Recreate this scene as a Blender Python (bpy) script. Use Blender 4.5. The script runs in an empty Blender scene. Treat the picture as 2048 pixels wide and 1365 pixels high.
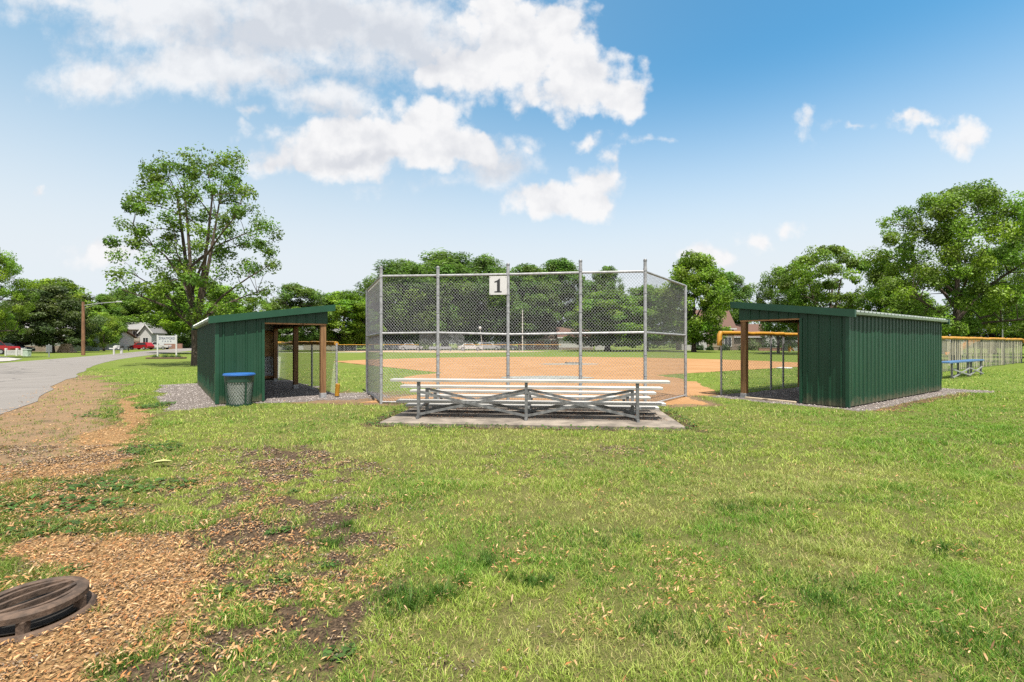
import bpy, bmesh, math, random
import numpy as np
from mathutils import Vector, Matrix

scene = bpy.context.scene
COL = scene.collection
F, YH, CH = 950.0, 687.0, 1.4            # focal length in px, horizon row, camera height
def Zg(y): return F * CH / (y - YH)
def G(x, y):                             # photo pixel on the flat ground -> world (x, y)
    z = Zg(y); return ((x - 1024) / F * z, z)
def Q(x, y, Z):                          # photo pixel at depth Z -> world point
    return Vector(((x - 1024) / F * Z, Z, CH + (YH - y) * Z / F))

# ------------------------------------------------------------------ noise in numpy
def _hash(ix, iy, s):
    n = (ix.astype(np.int64) * 374761393 + iy.astype(np.int64) * 668265263 + s * 1442695041) & 0xffffffff
    n = ((n ^ (n >> 13)) * 1274126177) & 0xffffffff
    n = n ^ (n >> 16)
    return (n & 0xffff) / 65535.0
def vnoise(x, y, s=0):
    x0 = np.floor(x); y0 = np.floor(y); fx = x - x0; fy = y - y0
    fx = fx * fx * (3 - 2 * fx); fy = fy * fy * (3 - 2 * fy)
    a = _hash(x0, y0, s); b = _hash(x0 + 1, y0, s); c = _hash(x0, y0 + 1, s); d = _hash(x0 + 1, y0 + 1, s)
    return (a * (1 - fx) + b * fx) * (1 - fy) + (c * (1 - fx) + d * fx) * fy
def fbm(x, y, s=0, o=4):
    t = 0; a = .5; n = 0
    for k in range(o):
        t = t + a * vnoise(x * 2 ** k, y * 2 ** k, s + k * 17); n += a; a *= .5
    return t / n
def sstep(a, b, x):
    t = np.clip((x - a) / (b - a), 0, 1); return t * t * (3 - 2 * t)

# ------------------------------------------------------------------ materials
def nodes_of(name):
    m = bpy.data.materials.new(name); m.use_nodes = True
    nt = m.node_tree; return m, nt, nt.nodes['Principled BSDF']
def node(nt, typ, **kw):
    n = nt.nodes.new(typ)
    for k, v in kw.items():
        if k in n.inputs: n.inputs[k].default_value = v
        else: setattr(n, k, v)
    return n
def lk(nt, a, b): nt.links.new(a, b)
def mixc(nt, fac, a, b, mode='MIX'):
    n = nt.nodes.new('ShaderNodeMix'); n.data_type = 'RGBA'; n.blend_type = mode
    for sock, v in ((n.inputs[0], fac), (n.inputs[6], a), (n.inputs[7], b)):
        if hasattr(v, 'links'): nt.links.new(v, sock)
        elif isinstance(v, (int, float)): sock.default_value = v
        else: sock.default_value = (*v[:3], 1)
    return n.outputs[2]
def math_(nt, op, a, b=0.0, c=0.0, clamp=False):
    n = nt.nodes.new('ShaderNodeMath'); n.operation = op; n.use_clamp = clamp
    for i, v in enumerate((a, b, c)):
        if hasattr(v, 'links'): nt.links.new(v, n.inputs[i])
        else: n.inputs[i].default_value = v
    return n.outputs[0]
def ramp(nt, fac, lo, hi):
    n = nt.nodes.new('ShaderNodeMapRange'); n.interpolation_type = 'SMOOTHSTEP'
    nt.links.new(fac, n.inputs[0]); n.inputs[1].default_value = lo; n.inputs[2].default_value = hi
    return n.outputs[0]
def noise_(nt, vec, scale, detail=4, rough=.55, out='Fac'):
    n = node(nt, 'ShaderNodeTexNoise', Scale=scale, Detail=detail, Roughness=rough)
    if vec is not None: nt.links.new(vec, n.inputs['Vector'])
    return n.outputs[out]
def mapped(nt, scale=(1, 1, 1), coord='Object', rot=(0, 0, 0)):
    t = nt.nodes.new('ShaderNodeTexCoord'); m = nt.nodes.new('ShaderNodeMapping')
    nt.links.new(t.outputs[coord], m.inputs[0]); m.inputs['Scale'].default_value = scale
    m.inputs['Rotation'].default_value = rot
    return m.outputs[0]
def bump(nt, h, strength, dist, bs):
    b = node(nt, 'ShaderNodeBump', Strength=strength, Distance=dist)
    nt.links.new(h, b.inputs['Height']); nt.links.new(b.outputs[0], bs.inputs['Normal'])

MATS = {}
def M(name, c=(.5, .5, .5), rough=.6, metal=0.0, var=.25, scale=6, stretch=(1, 1, 1), bmp=0, c2=None, spec=None):
    if name in MATS: return MATS[name]
    m, nt, bs = nodes_of(name)
    v = mapped(nt, stretch)
    f = noise_(nt, v, scale, 6, .6)
    lo = tuple(x * (1 - var) for x in c); hi = tuple(min(1, x * (1 + var)) for x in (c2 or c))
    col = mixc(nt, ramp(nt, f, .3, .7), lo, hi)
    lk(nt, col, bs.inputs['Base Color'])
    bs.inputs['Roughness'].default_value = rough; bs.inputs['Metallic'].default_value = metal
    if 'green' in name and 'steel' in name: bs.inputs['Specular IOR Level'].default_value = .3
    if spec is not None: bs.inputs['Specular IOR Level'].default_value = spec
    if name == 'green_painted_steel':      # dust and mud splashed along the foot of the sheets, chalky fading
        sz = nt.nodes.new('ShaderNodeSeparateXYZ'); lk(nt, mapped(nt), sz.inputs[0])
        sp_ = noise_(nt, mapped(nt), 7, 5, .7); dz = math_(nt, 'MULTIPLY_ADD', sp_, -.55, sz.outputs[2])
        col = mixc(nt, math_(nt, 'MULTIPLY', ramp(nt, dz, -.04, -.28), .45), col, (.20, .15, .10))
        ch = noise_(nt, mapped(nt, (2.5, 2.5, .35)), 1.6, 5, .65)
        col = mixc(nt, math_(nt, 'MULTIPLY', ramp(nt, ch, .5, .75), .16), col, (.055, .11, .075))
        lk(nt, col, bs.inputs['Base Color'])
    if bmp: bump(nt, noise_(nt, v, scale * 4, 4), bmp, .01, bs)
    MATS[name] = m; return m

def mat_attr(name, rough=.6, trans=0.0, attr='tint', spec=.3, objcol=False):
    if name in MATS: return MATS[name]
    m, nt, bs = nodes_of(name)
    a = node(nt, 'ShaderNodeAttribute', attribute_name=attr)
    col = a.outputs['Color']
    if objcol:
        oi = nt.nodes.new('ShaderNodeObjectInfo')
        col = mixc(nt, 1.0, col, oi.outputs['Color'], 'MULTIPLY')
    lk(nt, col, bs.inputs['Base Color']); bs.inputs['Roughness'].default_value = rough
    bs.inputs['Specular IOR Level'].default_value = spec
    if trans:
        tr = nt.nodes.new('ShaderNodeBsdfTranslucent'); mx = nt.nodes.new('ShaderNodeMixShader')
        c2 = mixc(nt, 1.0, col, (1.0, 1.15, .55), 'MULTIPLY')
        lk(nt, c2, tr.inputs[0]); mx.inputs[0].default_value = trans
        lk(nt, bs.outputs[0], mx.inputs[1]); lk(nt, tr.outputs[0], mx.inputs[2])
        lk(nt, mx.outputs[0], nt.nodes['Material Output'].inputs[0])
    MATS[name] = m; return m

GREEN_METAL = M('green_painted_steel', (.0125, .056, .029), .42, 0, .12, 2.5, (1, 1, .3), .04)
GREEN_TRIM = M('green_trim_steel', (.016, .070, .038), .4, 0, .1, 3)
ROOF_METAL = M('roof_steel', (.33, .38, .35), .45, .2, .15, 3)
WHITE_METAL = M('white_inner_steel', (.42, .44, .46), .5, 0, .08, 3)
GALV = M('galvanised_steel', (.37, .38, .39), .5, .4, .22, 14)
WIRE = M('chain_wire', (.36, .37, .38), .55, .35, .2, 20)
DARKWIRE = M('dull_chain_wire', (.30, .31, .32), .6, .35, .2, 20)
ALU = M('aluminium_plank', (.42, .415, .39), .45, .25, .2, 2.2, (1, 6, 6))
FRAME = M('bleacher_steel', (.19, .198, .20), .5, .4, .35, 11)
BLACKPAINT = M('black_paint', (.015, .015, .017), .6, 0, .2, 9)
YELLOW = M('yellow_fence_guard', (.44, .215, .012), .5, 0, .16, 4)
WHITEPAINT = M('white_paint', (.58, .58, .57), .5, 0, .06, 3)
CONCRETE = M('concrete', (.20, .172, .140), .88, 0, .42, 2.5, bmp=.3)
BARK = M('bark', (.070, .052, .036), .9, 0, .45, 9, (1, 1, .25), .6)
PLASTIC_BLUE = M('blue_plastic', (.018, .105, .34), .4, 0, .08, 4)
PLASTIC_ORANGE = M('orange_plastic', (.50, .20, .03), .45, 0, .08, 4)
GLASS = M('dark_window_glass', (.03, .035, .04), .08, 0, .2, 2)
RUBBER = M('tyre_rubber', (.015, .015, .015), .8, 0, .2, 9)
IRON = M('rusted_cast_iron', (.095, .062, .042), .8, .15, .55, 14, bmp=.5)
HOLE = M('soil_and_hole_shade', (.012, .01, .008), .95, 0, .3, 20)  # planter soil, and the painted shade under the drain grate

def mat_wood(name, c1, c2, axis=2, sc=1.0):
    if name in MATS: return MATS[name]
    m, nt, bs = nodes_of(name)
    st = [14 * sc, 14 * sc, 14 * sc]; st[axis] = .9 * sc
    v = mapped(nt, st)
    n1 = noise_(nt, v, 1.6, 6, .65)
    w = node(nt, 'ShaderNodeTexNoise', Scale=3.0, Detail=3); lk(nt, mapped(nt), w.inputs['Vector'])
    col = mixc(nt, ramp(nt, n1, .35, .68), c1, c2)
    col = mixc(nt, ramp(nt, w.outputs['Fac'], .62, .72), col, tuple(x * .45 for x in c1))
    lk(nt, col, bs.inputs['Base Color']); bs.inputs['Roughness'].default_value = .75
    bump(nt, n1, .3, .004, bs)
    MATS[name] = m; return m
WOOD = mat_wood('treated_timber', (.15, .070, .024), (.26, .145, .055))
PLY = mat_wood('plywood', (.36, .21, .08), (.52, .35, .16), 0, .5)
TRIMWOOD = mat_wood('timber_trim', (.30, .14, .05), (.38, .21, .09), 0)

def mat_brick(name, c1, c2, mortar, scale=3.0):
    m, nt, bs = nodes_of(name)
    b = node(nt, 'ShaderNodeTexBrick', Scale=scale)
    b.inputs['Color1'].default_value = (*c1, 1); b.inputs['Color2'].default_value = (*c2, 1); b.inputs['Mortar'].default_value = (*mortar, 1)
    g = nt.nodes.new('ShaderNodeTexCoord'); s = nt.nodes.new('ShaderNodeSeparateXYZ'); c = nt.nodes.new('ShaderNodeCombineXYZ')
    lk(nt, g.outputs['Object'], s.inputs[0]); lk(nt, math_(nt, 'ADD', s.outputs[0], s.outputs[1]), c.inputs[0]); lk(nt, s.outputs[2], c.inputs[1])
    lk(nt, c.outputs[0], b.inputs['Vector'])
    lk(nt, b.outputs[0], bs.inputs['Base Color']); bs.inputs['Roughness'].default_value = .85
    return m
STONE = mat_brick('stone_veneer', (.16, .115, .08), (.25, .20, .15), (.21, .185, .16), 1.6)
BRICK = mat_brick('red_brick', (.22, .085, .05), (.28, .12, .075), (.4, .35, .3), 3)
def mat_siding(name, c):
    m, nt, bs = nodes_of(name)
    v = mapped(nt); s = nt.nodes.new('ShaderNodeSeparateXYZ'); lk(nt, v, s.inputs[0])
    f = math_(nt, 'FRACT', math_(nt, 'MULTIPLY', s.outputs[2], 5.0))
    n = noise_(nt, v, 1.5, 4)
    col = mixc(nt, n, tuple(x * .85 for x in c), c)
    lk(nt, col, bs.inputs['Base Color']); bs.inputs['Roughness'].default_value = .7
    bump(nt, f, .6, .03, bs); return m
SIDING_CREAM = mat_siding('cream_siding', (.42, .39, .31)); SIDING_WHITE = mat_siding('white_siding', (.52, .52, .51))
SIDING_GREY = mat_siding('grey_green_siding', (.30, .33, .29)); SIDING_TAN = mat_siding('tan_siding', (.33, .27, .19))
SHINGLE_BROWN = M('brown_shingle', (.115, .062, .045), .9, 0, .3, 12, bmp=.5)
SHINGLE_GREY = M('grey_shingle', (.20, .20, .20), .9, 0, .25, 12, bmp=.5)
DECKRED = M('red_stained_deck', (.16, .06, .04), .75, 0, .3, 6)

# ------------------------------------------------------------------ mesh builder
class MB:
    def __init__(s): s.v = []; s.f = []
    def add(s, vs, fs):
        o = len(s.v); s.v += [tuple(p) for p in vs]; s.f += [tuple(i + o for i in f) for f in fs]; return s
    def box(s, lo, hi):
        x0, y0, z0 = lo; x1, y1, z1 = hi
        return s.add([(x0, y0, z0), (x1, y0, z0), (x1, y1, z0), (x0, y1, z0), (x0, y0, z1), (x1, y0, z1), (x1, y1, z1), (x0, y1, z1)],
                     [(3, 2, 1, 0), (4, 5, 6, 7), (0, 1, 5, 4), (1, 2, 6, 5), (2, 3, 7, 6), (3, 0, 4, 7)])
    def cbox(s, lo, hi, b=.01):          # box with chamfered vertical and top edges
        x0, y0, z0 = lo; x1, y1, z1 = hi
        ring = [(x0 + b, y0), (x1 - b, y0), (x1, y0 + b), (x1, y1 - b), (x1 - b, y1), (x0 + b, y1), (x0, y1 - b), (x0, y0 + b)]
        inn = [(min(max(x, x0 + b), x1 - b), min(max(y, y0 + b), y1 - b)) for x, y in ring]
        vs = [(x, y, z0) for x, y in ring] + [(x, y, z1 - b) for x, y in ring] + [(x + (0), y, z1) for x, y in
              [(x * 1 + ((x0 + x1) / 2 - x) * 0, y) for x, y in inn]]
        fs = [tuple(reversed(range(8)))]
        for k in range(8):
            j = (k + 1) % 8
            fs += [(k, j, 8 + j, 8 + k), (8 + k, 8 + j, 16 + j, 16 + k)]
        fs.append(tuple(range(16, 24)))
        return s.add(vs, fs)
    def tube(s, pts, r, n=8, cap=True):
        pts = [Vector(p) for p in pts]; rs = r if isinstance(r, (list, tuple)) else [r] * len(pts)
        vs = []; fs = []; up = None
        for i, p in enumerate(pts):
            t = (pts[min(i + 1, len(pts) - 1)] - pts[max(i - 1, 0)])
            if t.length < 1e-9: t = Vector((0, 0, 1))
            t.normalize()
            if up is None: up = Vector((0, 0, 1)) if abs(t.z) < .9 else Vector((1, 0, 0))
            a = t.cross(up); a = a.normalized() if a.length > 1e-6 else t.orthogonal().normalized()
            b = a.cross(t).normalized(); up = b
            for k in range(n):
                w = 2 * math.pi * k / n + math.pi / n
                vs.append(p + (a * math.cos(w) + b * math.sin(w)) * rs[i])
        for i in range(len(pts) - 1):
            for k in range(n):
                j = (k + 1) % n
                fs.append((i * n + k, i * n + j, (i + 1) * n + j, (i + 1) * n + k))
        if cap: fs.append(tuple(reversed(range(n)))); fs.append(tuple(range((len(pts) - 1) * n, len(pts) * n)))
        return s.add(vs, fs)
    def bar(s, p0, p1, w, h, up=(0, 0, 1)):   # rectangular bar between two points
        p0 = Vector(p0); p1 = Vector(p1); t = (p1 - p0).normalized(); u = Vector(up)
        a = t.cross(u)
        if a.length < 1e-5: a = t.cross(Vector((1, 0, 0)))
        a.normalize(); b = a.cross(t).normalized()
        c = [a * w / 2 + b * h / 2, -a * w / 2 + b * h / 2, -a * w / 2 - b * h / 2, a * w / 2 - b * h / 2]
        return s.add([p0 + k for k in c] + [p1 + k for k in c], [(0, 1, 2, 3), (7, 6, 5, 4), (0, 4, 5, 1), (1, 5, 6, 2), (2, 6, 7, 3), (3, 7, 4, 0)])
    def lathe(s, prof, n=24, c=(0, 0)):      # prof: (r, z)
        vs = []; fs = []
        for r, z in prof:
            for k in range(n):
                w = 2 * math.pi * k / n; vs.append((c[0] + r * math.cos(w), c[1] + r * math.sin(w), z))
        for i in range(len(prof) - 1):
            for k in range(n):
                j = (k + 1) % n; fs.append((i * n + k, i * n + j, (i + 1) * n + j, (i + 1) * n + k))
        return s.add(vs, fs)
    def prism(s, poly, d, axis=1):           # poly in the plane across `axis`, extruded along it from d[0] to d[1]
        n = len(poly); vs = []
        for t in d:
            for a, b in poly:
                vs.append((t, a, b) if axis == 0 else (a, t, b) if axis == 1 else (a, b, t))
        fs = [tuple(range(n)), tuple(reversed(range(n, 2 * n)))] + [(k, n + k, n + (k + 1) % n, (k + 1) % n) for k in range(n)]
        return s.add(vs, fs)
    def build(s, name, m, parent=None, smooth=False):
        me = bpy.data.meshes.new(name); me.from_pydata(s.v, [], s.f); me.update()
        bm = bmesh.new(); bm.from_mesh(me); bmesh.ops.recalc_face_normals(bm, faces=bm.faces[:]); bm.to_mesh(me); bm.free()
        if smooth:
            me.polygons.foreach_set('use_smooth', [True] * len(me.polygons))
            try: me.set_sharp_from_angle(angle=math.radians(40))
            except Exception: pass
        if m: me.materials.append(m)
        o = bpy.data.objects.new(name, me); COL.objects.link(o)
        if parent: o.parent = parent
        return o

def np_mesh(name, V, faces_n, idx, m, tint=None, parent=None, smooth=False):
    """V (n,3), faces_n: int verts per face (all the same), idx (nf*faces_n)"""
    me = bpy.data.meshes.new(name); nv = len(V); nf = len(idx) // faces_n
    me.vertices.add(nv); me.vertices.foreach_set('co', np.ascontiguousarray(V, dtype=np.float32).ravel())
    me.loops.add(nf * faces_n); me.loops.foreach_set('vertex_index', np.ascontiguousarray(idx, dtype=np.int32))
    me.polygons.add(nf); me.polygons.foreach_set('loop_start', np.arange(nf, dtype=np.int32) * faces_n)
    try: me.polygons.foreach_set('loop_total', np.full(nf, faces_n, dtype=np.int32))
    except Exception: pass
    if smooth: me.polygons.foreach_set('use_smooth', np.ones(nf, dtype=bool))
    me.update(calc_edges=True)
    if tint is not None:
        a = me.attributes.new('tint', 'FLOAT_COLOR', 'POINT')
        c = np.ones((nv, 4), dtype=np.float32); c[:, :3] = tint; a.data.foreach_set('color', c.ravel())
    me.materials.append(m)
    o = bpy.data.objects.new(name, me); COL.objects.link(o)
    if parent: o.parent = parent
    return o

def tag(o, label=None, cat=None, group=None, kind=None):
    if label: o['label'] = label
    if cat: o['category'] = cat
    if group: o['group'] = group
    if kind: o['kind'] = kind
    return o
def thing(name, label, cat, loc=(0, 0, 0), rz=0, group=None):
    o = bpy.data.objects.new(name, None); COL.objects.link(o); o.empty_display_size = .3
    o.location = loc; o.rotation_euler = (0, 0, rz)
    return tag(o, label, cat, group)
def copy_tree(o, parent=None):
    c = o.copy(); COL.objects.link(c); c.parent = parent
    for ch in list(o.children): copy_tree(ch, c)
    return c

# ------------------------------------------------------------------ layout
D2R = math.radians
PL = Vector((-6.73, 10.81)); LL = Vector((-.595, .804)).normalized(); FL = Vector((LL.y, -LL.x))      # left dugout
PR = Vector((7.25, 10.23)); LR = Vector((.82, .572)).normalized(); FR = Vector((-LR.y, LR.x))          # right dugout
HOME = np.array((1.1, 19.0)); AX = (LL + LR).normalized(); PITCH = HOME + 12.2 * np.array(AX)
DW, DLEN = 2.42, 6.6
def project(x, y):
    yy = np.maximum(y, .3); return 1024 + F * x / yy, YH + F * CH / yy
def ell(px, py, cx, cy, rx, ry):
    return 1 - np.sqrt(((px - cx) / rx) ** 2 + ((py - cy) / ry) ** 2)

def infield_sdf(x, y):      # >0 inside (metres, roughly)
    p0 = x - HOME[0]; p1 = y - HOME[1]
    circ = 5.5 - np.hypot(p0, p1)
    nl = FL; nr = FR        # inward normals of the two foul lines
    a = p0 * nl.x + p1 * nl.y + 1.5; b = p0 * nr.x + p1 * nr.y + 1.5
    arc = 18.0 - np.hypot(x - PITCH[0], y - PITCH[1])
    wedge = np.minimum(np.minimum(a, b), arc)
    # apron round the backstop and to the dugout gates
    ap = np.minimum(np.minimum(14.2 - y - .05 * x, y - 10.95 + .06 * x), np.minimum(x + 4.95, 4.7 - x))
    ap2 = np.minimum(np.minimum(17.5 - y, y - 12.7), np.minimum(x - 1, 5.9 - x + .25 * (y - 14)))
    return np.maximum(np.maximum(circ, wedge), np.maximum(ap, ap2))

def dug(x, y, P, Fd, Ld):
    t = (x - P.x) * Fd.x + (y - P.y) * Fd.y; l = (x - P.x) * Ld.x + (y - P.y) * Ld.y
    return t, l
NEAR_EDGE = [(-7.0, -8), (-7.2, 0), (-7.9, 5)] + [G(*p) for p in ((0, 833), (80, 789), (150, 752), (200, 728), (240, 719), (290, 712), (340, 706), (392, 701))] + [(-105, 165), (-150, 260)]
FAR_EDGE = [(-17, -8), (-19.5, 3), (-23.5, 13), (-29.5, 24)] + [G(*p) for p in ((0, 727), (100, 719), (200, 711), (280, 703.5), (330, 699.5), (385, 695.5))] + [(-165, 262)]
def spline(pts, n):
    pts = np.array(pts, float); d = np.r_[0, np.cumsum(np.hypot(*np.diff(pts, axis=0).T))]
    t = np.linspace(0, d[-1], n)
    # cubic hermite with finite-difference tangents
    m = np.gradient(pts, d, axis=0); out = []
    for q in t:
        i = min(np.searchsorted(d, q, 'right') - 1, len(d) - 2); h = d[i + 1] - d[i]; s = (q - d[i]) / h
        out.append((2 * s ** 3 - 3 * s ** 2 + 1) * pts[i] + (s ** 3 - 2 * s ** 2 + s) * h * m[i] + (-2 * s ** 3 + 3 * s ** 2) * pts[i + 1] + (s ** 3 - s ** 2) * h * m[i + 1])
    return np.array(out)
NE = spline(NEAR_EDGE, 240); FE = spline(FAR_EDGE, 240)
NE_near = NE[NE[:, 1] < 60]
def road_dist(x, y):        # signed-ish distance to the kerbless near edge; >0 on the lawn side
    sh = x.shape; x = x.ravel(); y = y.ravel(); d = np.full(x.shape, 1e9); side = np.zeros(x.shape)
    for i in range(0, len(NE) - 1):
        a = NE[i]; b = NE[i + 1]; ab = b - a; L2 = ab @ ab
        t = np.clip(((x - a[0]) * ab[0] + (y - a[1]) * ab[1]) / L2, 0, 1)
        dx = x - a[0] - t * ab[0]; dy = y - a[1] - t * ab[1]; dd = dx * dx + dy * dy
        k = dd < d; d[k] = dd[k]; side[k] = (ab[0] * dy - ab[1] * dx)[k]
    return (-np.sign(side) * np.sqrt(d)).reshape(sh)

PAD0 = Vector((.23, 8.42)); BU = Vector((.9955, -.0945)).normalized(); BV = Vector((-BU.y, BU.x))
def pad_uv(x, y): return (x - PAD0.x) * BU.x + (y - PAD0.y) * BU.y, (x - PAD0.x) * BV.x + (y - PAD0.y) * BV.y

def masks(x, y, with_road=True):
    """grass cover, litter, gravel, sandy shoulder, dryness - all 0..1"""
    w1 = fbm(x * 1.3, y * 1.3, 3); w2 = fbm(x * 1.3 + 40, y * 1.3, 8); w3 = fbm(x * 4.5, y * 4.5, 12); w4 = fbm(x * .5, y * .5, 31)
    px, py = project(x, y)
    rel = np.clip((py - 760) / 300, .25, 2.2)
    qx = px + (w1 - .5) * 260 * rel + (w3 - .5) * 110 * rel; qy = py + (w2 - .5) * 90 * rel
    lit = np.zeros_like(x)
    for cx, cy, rx, ry, k in ((258, 835, 34, 60, 1.3), (225, 895, 95, 62, 1.4), (150, 940, 150, 48, 1.0), (60, 1290, 420, 125, 1.8), (250, 1160, 190, 120, 1.7), (180, 1340, 330, 80, 1.6), (110, 1085, 170, 55, 1.0), (330, 1090, 110, 50, .9), (120, 1010, 240, 60, .75), (440, 1240, 120, 90, .7), (20, 960, 120, 50, .6)):
        lit = np.maximum(lit, k * ell(qx, qy, cx, cy, rx, ry))
    lit = sstep(.08, .62, lit)
    shoulder = np.zeros_like(x)
    for cx, cy, rx, ry, k in ((30, 900, 230, 110, 1.3), (150, 790, 130, 60, 1.0), (60, 850, 190, 70, 1.3)):
        shoulder = np.maximum(shoulder, k * ell(qx, qy, cx, cy, rx, ry))
    shoulder = sstep(.05, .6, shoulder)
    if with_road:
        rd = road_dist(x, y)
        band = sstep(2.4, .2, rd + (w1 - .5) * 2.6) * sstep(34, 14, y)
        shoulder = np.maximum(shoulder, band)
    else: rd = np.full_like(x, 99.)
    soil = np.zeros_like(x)
    for cx, cy, rx, ry, k in ((590, 960, 170, 70, .75), (520, 1100, 230, 130, 1.25), (650, 1040, 150, 60, .9), (500, 1260, 260, 140, 1.25), (740, 1230, 190, 80, .8), (850, 1080, 140, 50, .5), (40, 1150, 60, 40, 1.5),
                              (1230, 900, 130, 22, .75), (1180, 930, 80, 14, .7), (2000, 885, 90, 18, .9), (1760, 862, 60, 14, .8), (1990, 960, 90, 40, .55), (1020, 945, 40, 14, .8), (880, 1050, 60, 26, .7), (1010, 1200, 80, 30, .6), (2020, 1150, 90, 60, .6), (760, 1350, 150, 60, .7), (1700, 1340, 160, 40, .4)):
        soil = np.maximum(soil, k * ell(qx, qy, cx, cy, rx, ry))
    w5 = fbm(x * 13, y * 13, 15, 3)
    half = np.maximum(np.maximum(1.3 * ell(qx, qy, 540, 1140, 420, 340), .9 * ell(qx, qy, 580, 930, 240, 70)), .8 * ell(qx, qy, 330, 980, 260, 90))
    soil = sstep(.0, 1.0, soil) * (.25 + 1.0 * sstep(.36, .6, w3 * .6 + w5 * .4))
    soil = np.maximum(soil, sstep(0, .7, half) * (.42 + .70 * sstep(.42, .58, w3 * .5 + w5 * .5)))
    grass = 1 - np.clip(np.maximum(np.maximum(lit * 1.0, shoulder * (.66 + .4 * sstep(.3, .6, w5))), soil * .92), 0, 1)
    # green patches that cross the litter
    gp = np.zeros_like(x)
    for cx, cy, rx, ry, k in ((300, 890, 50, 100, 1.4), (270, 980, 90, 30, 1.1), (80, 1015, 150, 30, .6), (30, 1050, 80, 24, .4), (310, 800, 45, 60, 1.3), (330, 1010, 120, 40, .8), (190, 830, 60, 24, .7), (400, 1325, 90, 46, .8), (470, 1200, 60, 26, .8)):
        gp = np.maximum(gp, k * ell(qx, qy, cx, cy, rx, ry))
    grass = np.maximum(grass, sstep(.1, .5, gp) * sstep(.40, .56, w3 * .6 + w5 * .4))
    # gravel round the dugouts
    tl, ll_ = dug(x, y, PL, FL, LL); tr, lr_ = dug(x, y, PR, FR, LR)
    wob = (w1 - .5) * 1.1 + (w3 - .5) * .4
    gl = np.minimum(np.minimum(tl + 1.05, 2.95 - tl), np.minimum(ll_ + .42 + .28 * np.clip(-tl, 0, 2), 7.2 - ll_)) + wob * .6
    gl = np.maximum(gl, np.minimum(np.minimum(tl + 1.0, 4.0 - tl), np.minimum(ll_ + .5, .9 - ll_)) + wob * .4)
    gr = np.minimum(np.minimum(tr + .42 , 3.0 - tr), np.minimum(lr_ + .45, 7.6 - lr_)) + wob * .3
    gr = np.maximum(gr, np.minimum(np.minimum(tr + .9, 2.2 - tr), np.minimum(lr_ - 6.4, 7.7 - lr_)) + wob * .4)
    gravel = sstep(-.10, .12, np.maximum(gl, gr))
    straw = sstep(0, .25, np.minimum(np.minimum(.1 - tr, tr + .95 + wob), np.minimum(lr_ + .1, 6.9 - lr_)))
    apron = sstep(-.55, .1, infield_sdf(x, y) + wob * .8) * sstep(15, 12.5, y)
    grass = grass * (1 - gravel) * (1 - straw * .75)
    pu, pv = pad_uv(x, y)
    padm = np.minimum(np.minimum(pu + 2.62, 2.78 - pu), np.minimum(pv + .55, 2.1 - pv))
    grass = grass * (1 - sstep(-.25, .0, padm + (w3 - .5) * .9) * .8)
    grass = grass * (1 - apron * .9)
    # big soft variation in the lawn itself
    grass = grass * (.62 + .6 * sstep(.33, .6, w3 * .5 + w1 * .5))
    grass = np.clip(grass, 0, 1)
    dry = np.clip(sstep(.4, .68, w4) * .7 + sstep(.45, .7, w2) * .5 , 0, 1) * sstep(2300, 900, px + (py - 800) * .6)
    return grass, np.clip(np.maximum(lit, straw * .45), 0, 1), gravel, np.clip(np.maximum(shoulder, apron * .8), 0, 1), dry, padm, rd

# ------------------------------------------------------------------ ground (one sheet to the horizon)
def axis_pts(lo, hi, step, far_lo, far_hi, g=1.18):
    a = list(np.arange(lo, hi + 1e-6, step)); s = step; x = a[-1]
    while x < far_hi: s *= g; x += s; a.append(x)
    s = step; x = a[0]; pre = []
    while x > far_lo: s *= g; x -= s; pre.append(x)
    return np.array(pre[::-1] + a)
gx = axis_pts(-13.5, 16.5, .075, -1500, 1500); gy = axis_pts(1.2, 17.5, .065, -300, 2500, 1.15)
X, Y = np.meshgrid(gx, gy); nx, ny = len(gx), len(gy)
gm = masks(X, Y)
inf = infield_sdf(X, Y)
near = sstep(20, 9, Y)
Zm = ((fbm(X * 2.2, Y * 2.2, 5) - .5) * .05 + (fbm(X * 14, Y * 14, 6, 2) - .5) * .018 * gm[0]) * near
Zm = np.where(gm[5] > -.1, -.03, Zm) - sstep(.1, .8, inf) * .06 - sstep(-.2, -1.0, gm[6]) * .06
Zm = Zm * np.where(gm[2] > .5, .35, 1) * (.12 + .88 * sstep(.4, 1.3, gm[6])) - sstep(1.0, .3, gm[6]) * sstep(-.4, .0, gm[6]) * .006
V = np.stack([X, Y, Zm], -1).reshape(-1, 3)
i0 = (np.arange(ny - 1)[:, None] * nx + np.arange(nx - 1)[None, :]).ravel()
idx = np.stack([i0, i0 + 1, i0 + nx + 1, i0 + nx], -1).ravel()

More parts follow.
